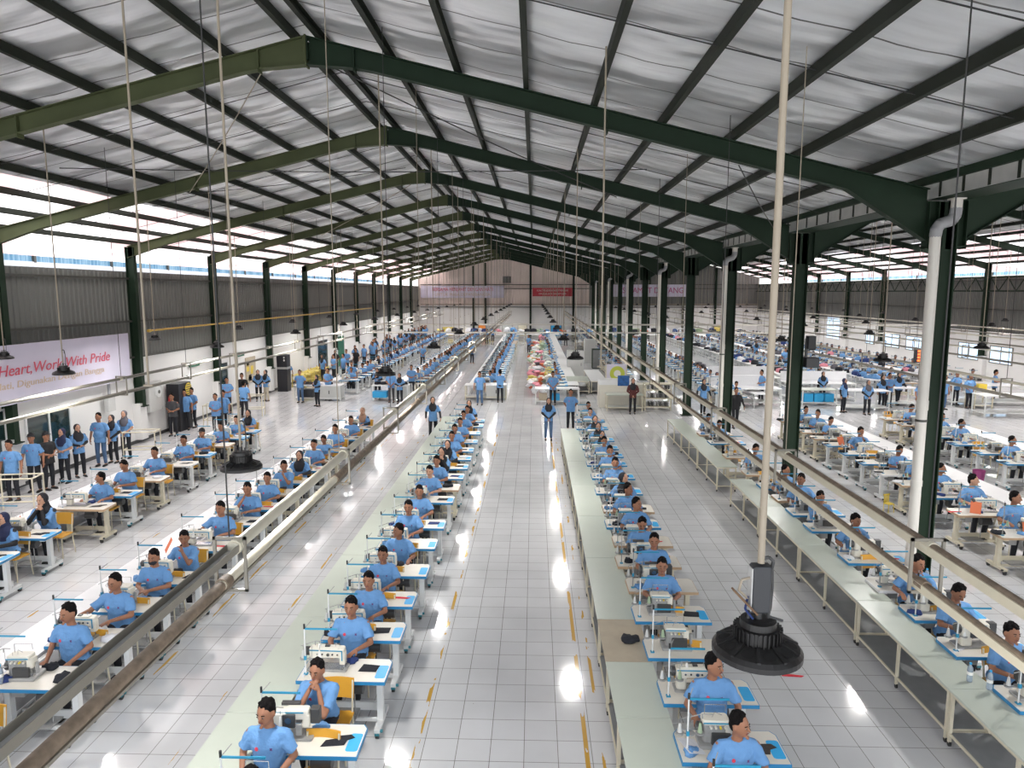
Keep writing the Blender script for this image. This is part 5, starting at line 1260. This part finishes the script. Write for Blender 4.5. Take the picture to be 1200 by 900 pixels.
standp(212, 457, 'man in blue T-shirt half hidden behind the patterned shirt man', 'sides', .3)
standp(224, 455, 'man in blue T-shirt, hands joined, right of the black cabinet', 'front', -.3)
standp(252, 462, 'man in blue T-shirt standing behind the leftmost row near its end', 'folded', .1, zt=1.58)
standp(261, 458, 'second man in blue T-shirt behind the leftmost row near its end', 'sides', -.2)
standp(265, 443, 'man in blue T-shirt left of the lamp rod by the wall', 'folded', .3)
standp(275, 438, 'man all in black standing by the left wall', 'sides', .2, shirt='jacket_black')
standp(285, 447, 'man in blue T-shirt seen from behind near the rod', 'sides', PI, zt=1.6)
standp(302, 434, 'woman in black headscarf and black trousers before the noticeboard', 'front', .3, zt=1.57, **HB)
standp(311, 434, 'woman in black headscarf and beige trousers before the noticeboard', 'folded', -.4, zt=1.57, head='hijab_black', legs='trousers_beige', skin='skin_light', sleeve='jacket_black')
standp(315, 424, 'man in blue T-shirt left of the tall black wall cabinet', 'folded', -.1)
standp(322, 423, 'man in blue T-shirt beside the tall black wall cabinet', 'sides', .2)
standp(351, 434, 'man in blue T-shirt and blue jeans before the grey machine table', 'behind', 0, legs='jeans_blue')
standp(371, 440, 'woman in black headscarf squatting stance beside the white machine table', 'phone', -.6, zt=1.5, **HB)
standp(384, 432, 'man in blue T-shirt holding a card behind the aisle tables', 'folded', -.3)
standp(412, 424, 'man in blue T-shirt standing tall between the two aisle tables', 'sides', .1, zt=1.66)
standp(442, 432, 'woman in black headscarf with hands at face, left of crate table', 'phone', 0, zt=1.57, **HB)
standp(458, 434, 'man in blue T-shirt and brown trousers before the blue crate table', 'front', 0, legs='shirt_dark')
standp(468, 438, 'woman in black headscarf behind the blue crate table', 'folded', 0, zt=1.5, **HB)
standp(482, 428, 'man in blue T-shirt right of the blue crate table', 'folded', 0)
standp(507, 466, 'woman in black headscarf and blue tunic walking left of the aisle', 'walk', .1, zt=1.62, **HB)
standp(562, 436, 'man in blue T-shirt and jeans before the grey inspection desk', 'sides', 0, legs='jeans_blue')
standp(586, 434, 'man in blue T-shirt seen from behind at the grey inspection desk', 'carry', PI)
standp(643, 467, 'woman in black headscarf and pale jeans standing in the central aisle', 'front', 0, zt=1.57, head='hijab_black', legs='jeans_blue', skin='skin_light', sleeve='jacket_black')
standp(669, 457, 'man in blue T-shirt and dark trousers behind the aisle woman', 'behind', 0)
standp(648, 436, 'man in blue T-shirt standing at the end of the clutter row', 'front', 0)
standp(742, 444, 'woman in maroon coat and black headscarf at the mint machine table', 'front', -.1, zt=1.6, shirt='shirt_maroon', head='hijab_black', skin='skin_light', sleeve='shirt_maroon')
standp(825, 445, 'woman in black headscarf beside the third green column', 'walk', 0, zt=1.58, **HB)
standp(863, 455, 'man in black jacket walking near the third green column', 'walk', 0, shirt='jacket_black', sleeve='jacket_black')
standp(893, 434, 'man in blue T-shirt facing left behind the foreground lamp rod', 'folded', -1.2)
standp(965, 436, 'woman in navy headscarf sitting stance on the blue crate bench', 'front', 0, zt=1.5, **HB)
standp(990, 444, 'woman in navy headscarf leaning left of the white cutting table', 'sides', .6, zt=1.55, head='hijab_navy', skin='skin_light', sleeve='jacket_black')
standp(1018, 446, 'woman in grey headscarf standing before the white cutting table', 'front', 0, zt=1.55, head='hijab_grey', skin='skin_light', sleeve='jacket_black')
standp(1035, 440, 'woman in black headscarf and blue tunic right of the cutting table', 'sides', .2, zt=1.57, **HB)
standp(1043, 438, 'man in blue T-shirt behind the women at the cutting table', 'folded', 0)
standp(1054, 437, 'woman in black headscarf with lanyard near the LED board', 'walk', 0, zt=1.57, **HB)
standp(1079, 445, 'man in blue T-shirt just left of the big white pipe', 'sides', .5)
standp(1108, 440, 'man in blue T-shirt and grey jeans right of the big column', 'sides', .4, legs='jeans_blue')
standp(1122, 436, 'man in blue T-shirt and black trousers, left of the striding pair', 'sides', .1)
standp(1138, 439, 'man in blue T-shirt striding, right of the pair', 'hips', .2)
standp(1167, 434, 'man in blue T-shirt holding a tray at the yellow crate', 'carry', .9)

# ------------------------------------------------------------------ tables across the cross aisle
def frame_table(x, y, w, d, z, top, label, post='leg_cream', cab=None, shelf=True):
    t = thing('work_table', label, 'table', (x, y, 0))
    mb = MB(); mb.box((0, 0, z - .02), (w, d, .04), top, bev=.01); mb.build('tabletop', t)
    for a in (-1, 1):
        for b in (-1, 1): mb = MB(); mb.box((a * (w / 2 - .04), b * (d / 2 - .04), (z - .04) / 2), (.045, .045, z - .04), post); mb.build('leg', t)
    mb = MB()
    for b in (-1, 1): mb.box((0, b * (d / 2 - .04), .16), (w - .08, .035, .035), post)
    for a in (-1, 1): mb.box((a * (w / 2 - .04), 0, .16), (.035, d - .08, .035), post)
    mb.build('lower_rail', t)
    if shelf: mb = MB(); mb.box((0, 0, .175), (w - .1, d - .1, .012), 'cabinet_grey'); mb.build('shelf', t)
    if cab:
        mb = MB(); mb.box((cab * w / 4, 0, z / 2 + .02), (w / 2 - .05, d - .06, z - .12), 'cabinet_grey', bev=.01); mb.build('cabinet', t)
        mb = MB(); mb.box((cab * w / 4, -d / 2 + .02, z / 2 + .05), (.04, .02, .18), 'machine_dark'); mb.build('handle', t)
    return t
def at(px, py): return un(px, py, 0)
x, y = at(372, 470); frame_table(x, y + .4, 2.4, .8, .8, 'table_white', 'white work table with grey cabinet at the left end of the cross aisle', 'leg_white', 1)
for i in range(6):
    o = link('cloth_piece', cloth_mesh('heap', R.choice(['cloth_white', 'cloth_brown', 'cloth_black'])), None, (x - 1 + i * .3, y + .4, .81)); o.scale = (1.4, 1.4, 2)
    tag(o, 'crumpled cloth piled on the white work table at the cross aisle left end', 'cloth', 'cloth pile at cross aisle left end')
t = thing('crate', 'dark grey crate under the white work table at cross aisle left end', 'crate', (x - .55, y + .2, .19)); mb = MB(); mb.box((0, 0, .2), (.7, .5, .4), 'driver_grey', bev=.03); mb.build('body', t)
x, y = at(457, 470); frame_table(x, y + .4, 1.85, .8, .8, 'table_white', 'white work table with blue crate below and black cloth on top', 'leg_white', 1)
t = thing('crate', 'bright blue crate under the white work table behind the rails', 'crate', (x - .5, y + .1, .19)); mb = MB(); mb.box((0, 0, .16), (.72, .5, .32), 'crate_blue', bev=.03); mb.build('body', t)
for i in range(5):
    o = link('cloth_piece', cloth_mesh('heap', 'cloth_black'), None, (x - .7 + i * .33, y + .4, .81)); o.scale = (1.5, 1.6, 2.2)
    tag(o, 'black cloth heaped on the table above the blue crate', 'cloth', 'black cloth above the blue crate')
x, y = at(569, 469); frame_table(x, y + .4, 2.15, .8, .78, 'table_white', 'wide inspection desk with grey two door cabinet at head of row left of aisle', 'leg_cream', 1)
x, y = at(653, 474); frame_table(x, y + .4, 2.2, .85, .78, 'table_white', 'white table with blue bin below at the central aisle end', 'leg_white')
t = thing('bin', 'light blue bin under the white table at the central aisle end', 'bin', (x - .1, y + .3, .19)); mb = MB(); mb.box((0, 0, .16), (.45, .4, .32), 'patch_blue', bev=.03); mb.build('body', t)
t = thing('box', 'brown box under the white table at the central aisle end', 'box', (x - .7, y + .3, .19)); mb = MB(); mb.box((0, 0, .16), (.4, .4, .32), 'cardboard', bev=.01); mb.build('body', t)
x, y = at(732, 482); frame_table(x, y + .4, 1.7, .8, .78, 'table_mint', 'mint table in front of the laminating machine behind maroon coat woman')
t = thing('laminating_machine', 'wide pale grey machine with blue printed panel behind the mint table', 'machine', (x, y + 1.5, 0))
mb = MB(); mb.box((0, 0, .55), (2.2, .9, 1.1), 'machine_white', bev=.04); mb.box((-.2, -.05, 1.2), (1.8, .8, .25), 'table_white', bev=.05); mb.build('body', t)
mb = MB(); mb.box((.05, -.46, 1.30), (.55, .03, .5), 'print_blue'); mb.build('printed_panel', t)
t = thing('sign_board', 'pale board with round yellow green emblem behind the laminating machine', 'sign', (x - .0, y + 3.6, 0))
mb = MB(); mb.box((0, 0, 1.2), (1.05, .06, 1.25), 'banner'); mb.build('panel', t)
mb = MB(); mb.lathe([(.0, 0), (.19, 0)], 'cone_white', 20, T=Matrix.Translation((0.05, -.045, 1.35)) @ Matrix.Rotation(PI / 2, 4, 'X')); mb.lathe([(.18, -.0), (.38, 0), (.38, .02), (.18, .02)], 'logo_green', 28, T=Matrix.Translation((0.05, -.04, 1.35)) @ Matrix.Rotation(PI / 2, 4, 'X')); mb.build('emblem', t)
mb = MB(); [mb.box((s * .52, 0, .9), (.05, .08, 1.8), 'leg_cream') for s in (-1, 1)]; mb.build('post', t)
x, y = at(771, 481)
t = thing('shelf_cart', 'cream open shelf cart with rows of pale trays beside the mint table', 'cart', (x, y + .35, 0))
for a in (-1, 1):
    for b in (-1, 1): mb = MB(); mb.box((a * .6, b * .3, .62), (.05, .05, 1.24), 'leg_cream'); mb.build('post', t)
for z in (.15, .55, .95, 1.22): mb = MB(); mb.box((0, 0, z), (1.2, .6, .05), 'leg_cream'); mb.build('shelf', t)
for z in (.18, .58, .98):
    for i in range(9): o = MB(); o.box((-.5 + i * .125, 0, z + .1), (.05, .5, .18), R.choice(['cloth_white', 'machine_grey', 'machine_dark'])); o.build('tray', t)
for i, (px, py, w, d, h, m_, lb) in enumerate(((674, 443, 1.05, .9, 1.75, 'cabinet_grey', 'tall pale grey cabinet nearest behind the clutter row'), (692, 425, 1.0, .9, 1.8, 'cabinet_grey', 'tall pale grey cabinet second behind the clutter row'), (703, 432, 1.1, .8, 1.4, 'steel_green', 'dark green open shelf unit beside the emblem board'))):
    x, y = at(px, py); t = thing('cabinet', lb, 'cabinet', (x, y + .4, 0))
    mb = MB(); mb.box((0, 0, h / 2), (w, d, h), m_, bev=.02); mb.build('body', t)
    mb = MB(); mb.box((0, -d / 2 - .005, h / 2), (w * .94, .02, h * .92), 'box_grey' if i < 2 else 'shelf_grey'); mb.build('door', t)
    mb = MB(); mb.box((w * .35, -d / 2 - .03, h / 2), (.03, .02, .2), 'machine_dark'); mb.build('handle', t)
for i, (px, py, w, d) in enumerate(((678, 462, 1.2, 2.2), (702, 462, .9, 5.5), (716, 440, .7, 4), (690, 410, 2.4, 3.0), (684, 400, 2.4, 4.0))):
    x, y = at(px, py); long_table(x - w / 2, x + w / 2, y, y + d, 'table_white' if i % 2 else 'table_mint', 'pale table %s behind the cross aisle right of the clutter row' % ordn(i + 1), 'pale tables right of the clutter row')
# right hall cutting tables and screens
x, y = at(1016, 482); frame_table(x, y + .5, 2.1, 1.0, .95, 'cloth_white', 'white cutting table behind the grey scarf woman in the right hall', 'leg_white')
x, y = at(1172, 489); frame_table(x + .6, y + .5, 2.6, 1.0, .95, 'table_white', 'white cutting table at the right edge of the picture', 'leg_white')
x, y = at(1048, 478); frame_table(x + .5, y + .8, 1.6, .9, .9, 'cloth_white', 'white cloth covered table left of the big white pipe', 'leg_white')
x, y = at(980, 478); frame_table(x - .6, y + .9, 1.7, .8, .8, 'table_mint', 'pale bench table with blue crates below, left of cutting table', 'leg_white')
for i in range(3):
    t = thing('crate', 'blue crate under the pale bench table in the right hall', 'crate', (x - 1.1 + i * .5, y + .8, .19), 0, 'blue crates under the bench table'); mb = MB(); mb.box((0, 0, .2), (.44, .45, .4), 'crate_blue', bev=.02); mb.build('body', t)
x, y = at(1147, 478); t = thing('crate', 'yellow crate on a stand in the right hall', 'crate', (x, y, .9)); mb = MB(); mb.box((0, 0, .13), (.4, .35, .26), 'knob_yellow', bev=.02); mb.build('body', t)
frame_table(x, y + .05, .9, .8, .9, 'leg_cream', 'cream stand below the yellow crate in the right hall')
for i, (xx, yy, w, h, lb) in enumerate(((14.6, 36.2, 3.4, .9, 'white roll table edge behind the cutting table'), (10.4, 34.5, 3.2, .85, 'white low table behind the black jacket man'), (22.6, 35, 4.5, 1.0, 'white long table at the far right'), (11.5, 38.5, 3.6, .9, 'second white low table behind the black jacket man'))):
    frame_table(xx, yy, w, 1.3, h, 'table_white', lb, 'leg_white')
    if i != 2: mb = MB(); mb.box((xx, yy + .6, h + .25), (w, .04, .5), 'cloth_white'); tag(mb.build('screen_panel'), 'white upright panel on the %s' % lb, 'panel')
# wire crates by the left wall
for i in range(3):
    x, y = -13.6, 40.4 + i * 1.7; t = thing('wire_crate', 'yellow wire crate by the left wall, %s nearest' % ordn(i + 1), 'crate', (x, y, 0), 0, 'yellow crates by the left wall')
    mb = MB(); [mb.box((0, 0, z), (.8, 1.3, .04), 'crate_yellow') for z in (.1, .4, .7)]; mb.build('shelf', t)
    mb = MB(); [mb.box((a * .38, b * .63, .40), (.05, .05, .80), 'crate_yellow') for a in (-1, 0, 1) for b in (-1, 1)]; mb.build('post', t)
for i, (x, y) in enumerate(((-12.9, 16.6), (-13.0, 22.4), (-12.9, 27.8), (-12.6, 30.5))):
    t = thing('rack_frame', 'low cream pipe rack by the left wall, %s nearest' % ordn(i + 1), 'rack', (x, y, 0), .15, 'cream racks by the left wall')
    mb = MB(); [mb.cyl((a * .5, b * .25, 0), (a * .5, b * .25, .95), .02, 'leg_cream') for a in (-1, 1) for b in (-1, 1)]; mb.build('post', t)
    mb = MB(); [mb.tube([(-.5, b * .25, z), (.5, b * .25, z)], .02, 'leg_cream') for b in (-1, 1) for z in (.93, .35)]; [mb.tube([(a * .5, -.25, z), (a * .5, .25, z)], .02, 'leg_cream') for a in (-1, 1) for z in (.93, .35)]; mb.build('bar', t)

# ------------------------------------------------------------------ far block of rows
FAR = [S_(ph='leftmost row', g='leftmost row', X=-10.1, off=.1, s=1, y0=38.2), S_(ph='second row from left', g='second row', X=-6.3, off=.1, s=1, y0=38.2), S_(ph='row left of aisle', g='row left of aisle', X=-2.3, off=.1, s=1, y0=37.0),
       S_(ph='clutter row right of aisle', g='clutter row', X=1.15, off=.0, s=1, y0=36.4), S_(ph='row beside the green columns', g='row by green columns', X=5.2, off=.05, s=1, y0=41.5), S_(ph='first row past the columns', g='first row past columns', X=9.5, off=-.3, s=-1, y0=32.8),
       S_(ph='second row past the columns', g='second row past columns', X=15.9, off=-.2, s=-1, y0=39.5), S_(ph='third row past the columns', g='third row past columns', X=19.8, off=-.2, s=-1, y0=38.0), S_(ph='row along the right wall', g='row along right wall', X=23.8, off=-.2, s=-1, y0=38.5)]
cand = []
for fi, r in enumerate(FAR):
    y = r['y0']
    while y < 78: cand.append((y, fi)); y += 1.2 if fi != 3 else 1.3
cand.sort()
npers = sum(1 for o in ALL if o['category'] == 'person'); ntab = sum(1 for o in ALL if o['category'] == 'sewing table')
get_table(.1, 1, 'blue')
wp, wt, wm = [], [], []
FH = [('table', 'hair'), ('look_down', 'hair'), ('table', 'hijab_black'), ('clasp', 'hair'), ('lookleft', 'hair'), ('table', 'hijab_navy'), ('reach', 'hair')]
def placed(me, x, y, z):
    m2 = me.copy(); m2.transform(Matrix.Translation((x, y, z))); return m2
for y, fi in cand:
    r = FAR[fi]; x = r['X'] + R.uniform(-.08, .08); st = 'blue' if R.random() < .8 else 'tan'; mk = R.choice(['lock', 'lock', 'over'])
    pose, head = R.choice(FH); empty = R.random() < (.12 if fi != 3 else .55)
    if npers < 250 and ntab < 299:
        station(r, 0, x, y, r['off'], r['s'], st, mk, None if empty else (pose, head, S_()), far=True); ntab += 1
        if not empty: npers += 1
    else:
        key = get_table(r['off'], r['s'], st); wt.append(placed(TLOD[key], x, y, 0)); wm.append(placed(MLOD[mk], x - .13, y - .74, TZ))
        if not empty: wp.append(placed(person_parts('sit', pose, head=head, lod=1)['person'], x, y, 0))
for lst, nm, cat, lb in ((wt, 'sewing_table', 'sewing table', 'dense rows of sewing tables filling the farthest part of both halls'), (wm, 'sewing_machine', 'sewing machine', 'many small sewing machines in the farthest part of both halls'), (wp, 'person', 'person', 'crowd of seated workers in blue T-shirts in the farthest part of both halls')):
    tag(link(nm, join(lst, nm)), lb, cat, None, 'stuff')
# long tables of the far block
def farrun(x0, x1, y0, y1, top, ph, g, step=4.8):
    y = y0; i = 0
    while y < y1:
        i += 1; mb = MB(); mb.box(((x0 + x1) / 2, y + step / 2 - .02, .70), (x1 - x0, step - .04, .03), top)
        for a in (x0 + .04, x1 - .04):
            for b in (.1, step / 2, step - .1): mb.box((a, y + b, .34), (.04, .04, .68), 'leg_white')
            mb.box((a, y + step / 2, .16), (.03, step - .1, .03), 'leg_white')
        tag(mb.build('packing_table'), 'long pale far block table, %s %s' % (ordn(i), ph), 'table', g); y += step
farrun(-11.2, -10.55, 37.5, 77.5, 'table_white', 'along the leftmost row', 'far white tables leftmost')
farrun(-7.4, -6.75, 37.5, 77.5, 'table_white', 'along the second row from left', 'far white tables second')
farrun(-3.4, -2.8, 36.5, 77.5, 'table_white', 'left of the aisle', 'far white tables left of aisle')
farrun(1.6, 2.35, 36.0, 77.5, 'table_white', 'right of the clutter row', 'far white tables clutter row')
farrun(10.4, 11.1, 33, 77.5, 'table_white', 'past the columns', 'far white tables past columns')
farrun(14.3, 15.1, 38.5, 77.5, 'table_white', 'in the second row past the columns', 'far white tables second past columns', 2.4)
farrun(18.4, 19.1, 38.5, 77.5, 'table_white', 'in the third row past the columns', 'far white tables third past columns')
farrun(22.4, 23.1, 38.5, 77.5, 'table_white', 'along the right wall', 'far white tables right wall')
# dark cloth bundles left of the far row and garment bundles in the clutter row
for i in range(26):
    o = link('cloth_bundle', cloth_mesh('flat', 'cloth_black'), None, (-2.95 + R.uniform(-.05, .05), 37.0 + i * 1.2, .73)); o.scale = (2.3, 4.0, 9)
    tag(o, 'black cloth stack on the far table row left of the aisle', 'cloth', 'black cloth stacks left of the aisle')
def bundle_mesh(m, sd):
    rr = random.Random(sd); mb = MB()
    for i in range(5): mb.ell((rr.uniform(-.15, .15), rr.uniform(-.15, .15), .1 + i * .07), (rr.uniform(.14, .26), rr.uniform(.12, .22), .09), m, seg=9, rings=6)
    return mb.mesh('garment_bundle')
BM = [(bundle_mesh(m, i), m) for i, m in enumerate(['cloth_pink', 'cloth_green', 'cloth_white', 'table_cream', 'cloth_orange', 'cloth_green', 'crate_yellow', 'cloth_white', 'hijab_grey', 'table_mint'])]
for i in range(95):
    me, m = R.choice(BM); x = .15 + R.uniform(-.35, .75); y = 36.2 + i * .36
    z = 0 if R.random() < .6 else .45
    o = link('garment_bundle', me, None, (x, y, TZ if x > .65 else z), R.uniform(0, 6)); o.scale = (1, 1, 1.4 if z == 0 else .8)
    tag(o, 'soft pale bundle of garments in the clutter row right of the aisle', 'garment bundle', 'garment bundles in the clutter row')
# dark material on tables of the right hall
for i in range(190):
    x = R.choice([14.7, 14.7, 18.8, 22.8, 10.75]) + R.uniform(-.2, .2); y = 39 + 40 * R.random() ** 1.3
    o = link('cloth_bundle', cloth_mesh('heap', R.choice(['cloth_navy', 'cloth_black', 'cloth_navy', 'cloth_black', 'hijab_grey', 'cloth_white', 'cloth_pink', 'shirt_blue'])), None, (x, y, .72), R.uniform(0, 6)); o.scale = (2, 2, R.uniform(2.5, 5))
    tag(o, 'cloth heap on a far table of the right hall', 'cloth', 'cloth heaps on right hall tables')
# people standing along the left wall and in the far aisles
sp = [(-13.0, 42.5, 0), (-12.4, 42.8, 0), (-11.9, 43.2, 0), (-13.2, 46, 1), (-12.6, 46.5, 0), (-12.2, 47.5, 1), (-12.9, 50, 0), (-12.5, 51, 0), (-12.3, 53, 0)]
for i in range(34): sp.append((-13.4 + R.uniform(0, 1.6), 54 + i * .85, R.random() < .25))
for i in range(12): sp.append((R.choice([-8.4, -4.6, -.3, 3.4, 12.7, 17.4, 21.5]) + R.uniform(-.4, .4), R.uniform(46, 80), 0))
for x, y, d in sp:
    o_ = S_(shirt='jacket_black' if d else 'shirt_blue', head=R.choice(['hair', 'hair', 'hijab_black']))
    person(x, y, R.uniform(-.8, .8), 'standing worker far back by the left wall' if x < -11 else 'standing worker far back in an aisle between the rows', 'stand', R.choice(['folded', 'sides', 'front']), group='far standing workers left wall' if x < -11 else 'far standing workers in aisles', lod=1, **o_)
# things against the far end wall
k = 0
for i, x in enumerate((-10.5, -8.5, -5.4, -3.2, -1.4, .8, 2.7, 5.6, 9, 12, 15.5, 19, 22)):
    y = 85.2 + R.uniform(-.4, .8); m_ = ['crate_yellow', 'machine_white', 'crate_yellow', 'cabinet_grey', 'leg_cream', 'orange_bright', 'crate_blue', 'table_white', 'cabinet_grey', 'cloth_green', 'table_white', 'cabinet_grey', 'crate_yellow'][i]; x = x if i != 5 else -6.3
    w, h = R.uniform(.7, 1.4), R.uniform(.9, 1.8)
    t = thing('storage_rack', '%s rack against the far end wall, %s from left' % ({'crate_yellow': 'yellow', 'machine_white': 'cream', 'orange_bright': 'orange', 'cabinet_grey': 'grey', 'leg_cream': 'cream', 'crate_blue': 'blue', 'table_white': 'white', 'cloth_green': 'green'}[m_], ordn(i + 1)), 'rack', (x, y, 0))
    mb = MB(); mb.box((0, 0, h / 2 + .1), (w, .7, h - .2), m_, bev=.02); mb.build('body', t); mb = MB(); [mb.box((a * w / 2, 0, h / 2), (.06, .74, h), 'bracket_grey') for a in (-1, 1)]; mb.build('frame', t)

for i in range(46):
    x = -11 + i * .78 + R.uniform(-.2, .2); y = R.uniform(79, 84)
    o = link('cloth_bundle', BM[R.randrange(10)][0] if i % 3 == 0 else cloth_mesh('heap', R.choice(['cloth_navy', 'cloth_black', 'shirt_blue', 'cloth_white'])), None, (x, y, .72), R.uniform(0, 6)); o.scale = (3.4, 3.0, 9) if i % 3 else (1.6, 1.6, 1.2)
    tag(o, 'cloth bundle on the sorting tables near the far end wall', 'cloth', 'cloth bundles near the far end wall')
for i in range(9): frame_table(-11 + i * 4.0, 81.5, 3.8, 5, .72, 'table_white', 'wide pale sorting table near the far end wall, %s from left' % ordn(i + 1), 'leg_white', shelf=False)
# ------------------------------------------------------------------ light
w = bpy.data.worlds.new('world'); SC.world = w; w.use_nodes = True; nt = w.node_tree
bg = nt.nodes['Background']; sky = nt.nodes.new('ShaderNodeTexSky'); sky.sky_type = 'NISHITA'; sky.sun_disc = False; sky.sun_elevation = math.radians(55); sky.sun_rotation = math.radians(-60); sky.air_density = 1.0; sky.dust_density = 6.0
mx = nt.nodes.new('ShaderNodeMix'); mx.data_type = 'RGBA'; mx.inputs[0].default_value = 0.85; nt.links.new(sky.outputs[0], mx.inputs[6]); mx.inputs[7].default_value = (1.0, 1.0, 1.0, 1)
nt.links.new(mx.outputs[2], bg.inputs[0]); bg.inputs[1].default_value = 1.7
sd = bpy.data.lights.new('sun', 'SUN'); sd.energy = 1.2; sd.angle = math.radians(8); sd.color = (1, .97, .92); so = bpy.data.objects.new('sun', sd); COL.objects.link(so)
so.rotation_euler = (math.radians(14), math.radians(-10), 0)
vs = SC.view_settings; vs.view_transform = 'Standard'; vs.look = 'None'; vs.gamma = 1; vs.use_curve_mapping = False; vs.exposure = 0.5
bpy.data.scenes.remove(WS)
print('objects', len(bpy.data.objects), 'things', len(ALL), 'persons', sum(1 for o in ALL if o['category'] == 'person'), 'tables', ntab)
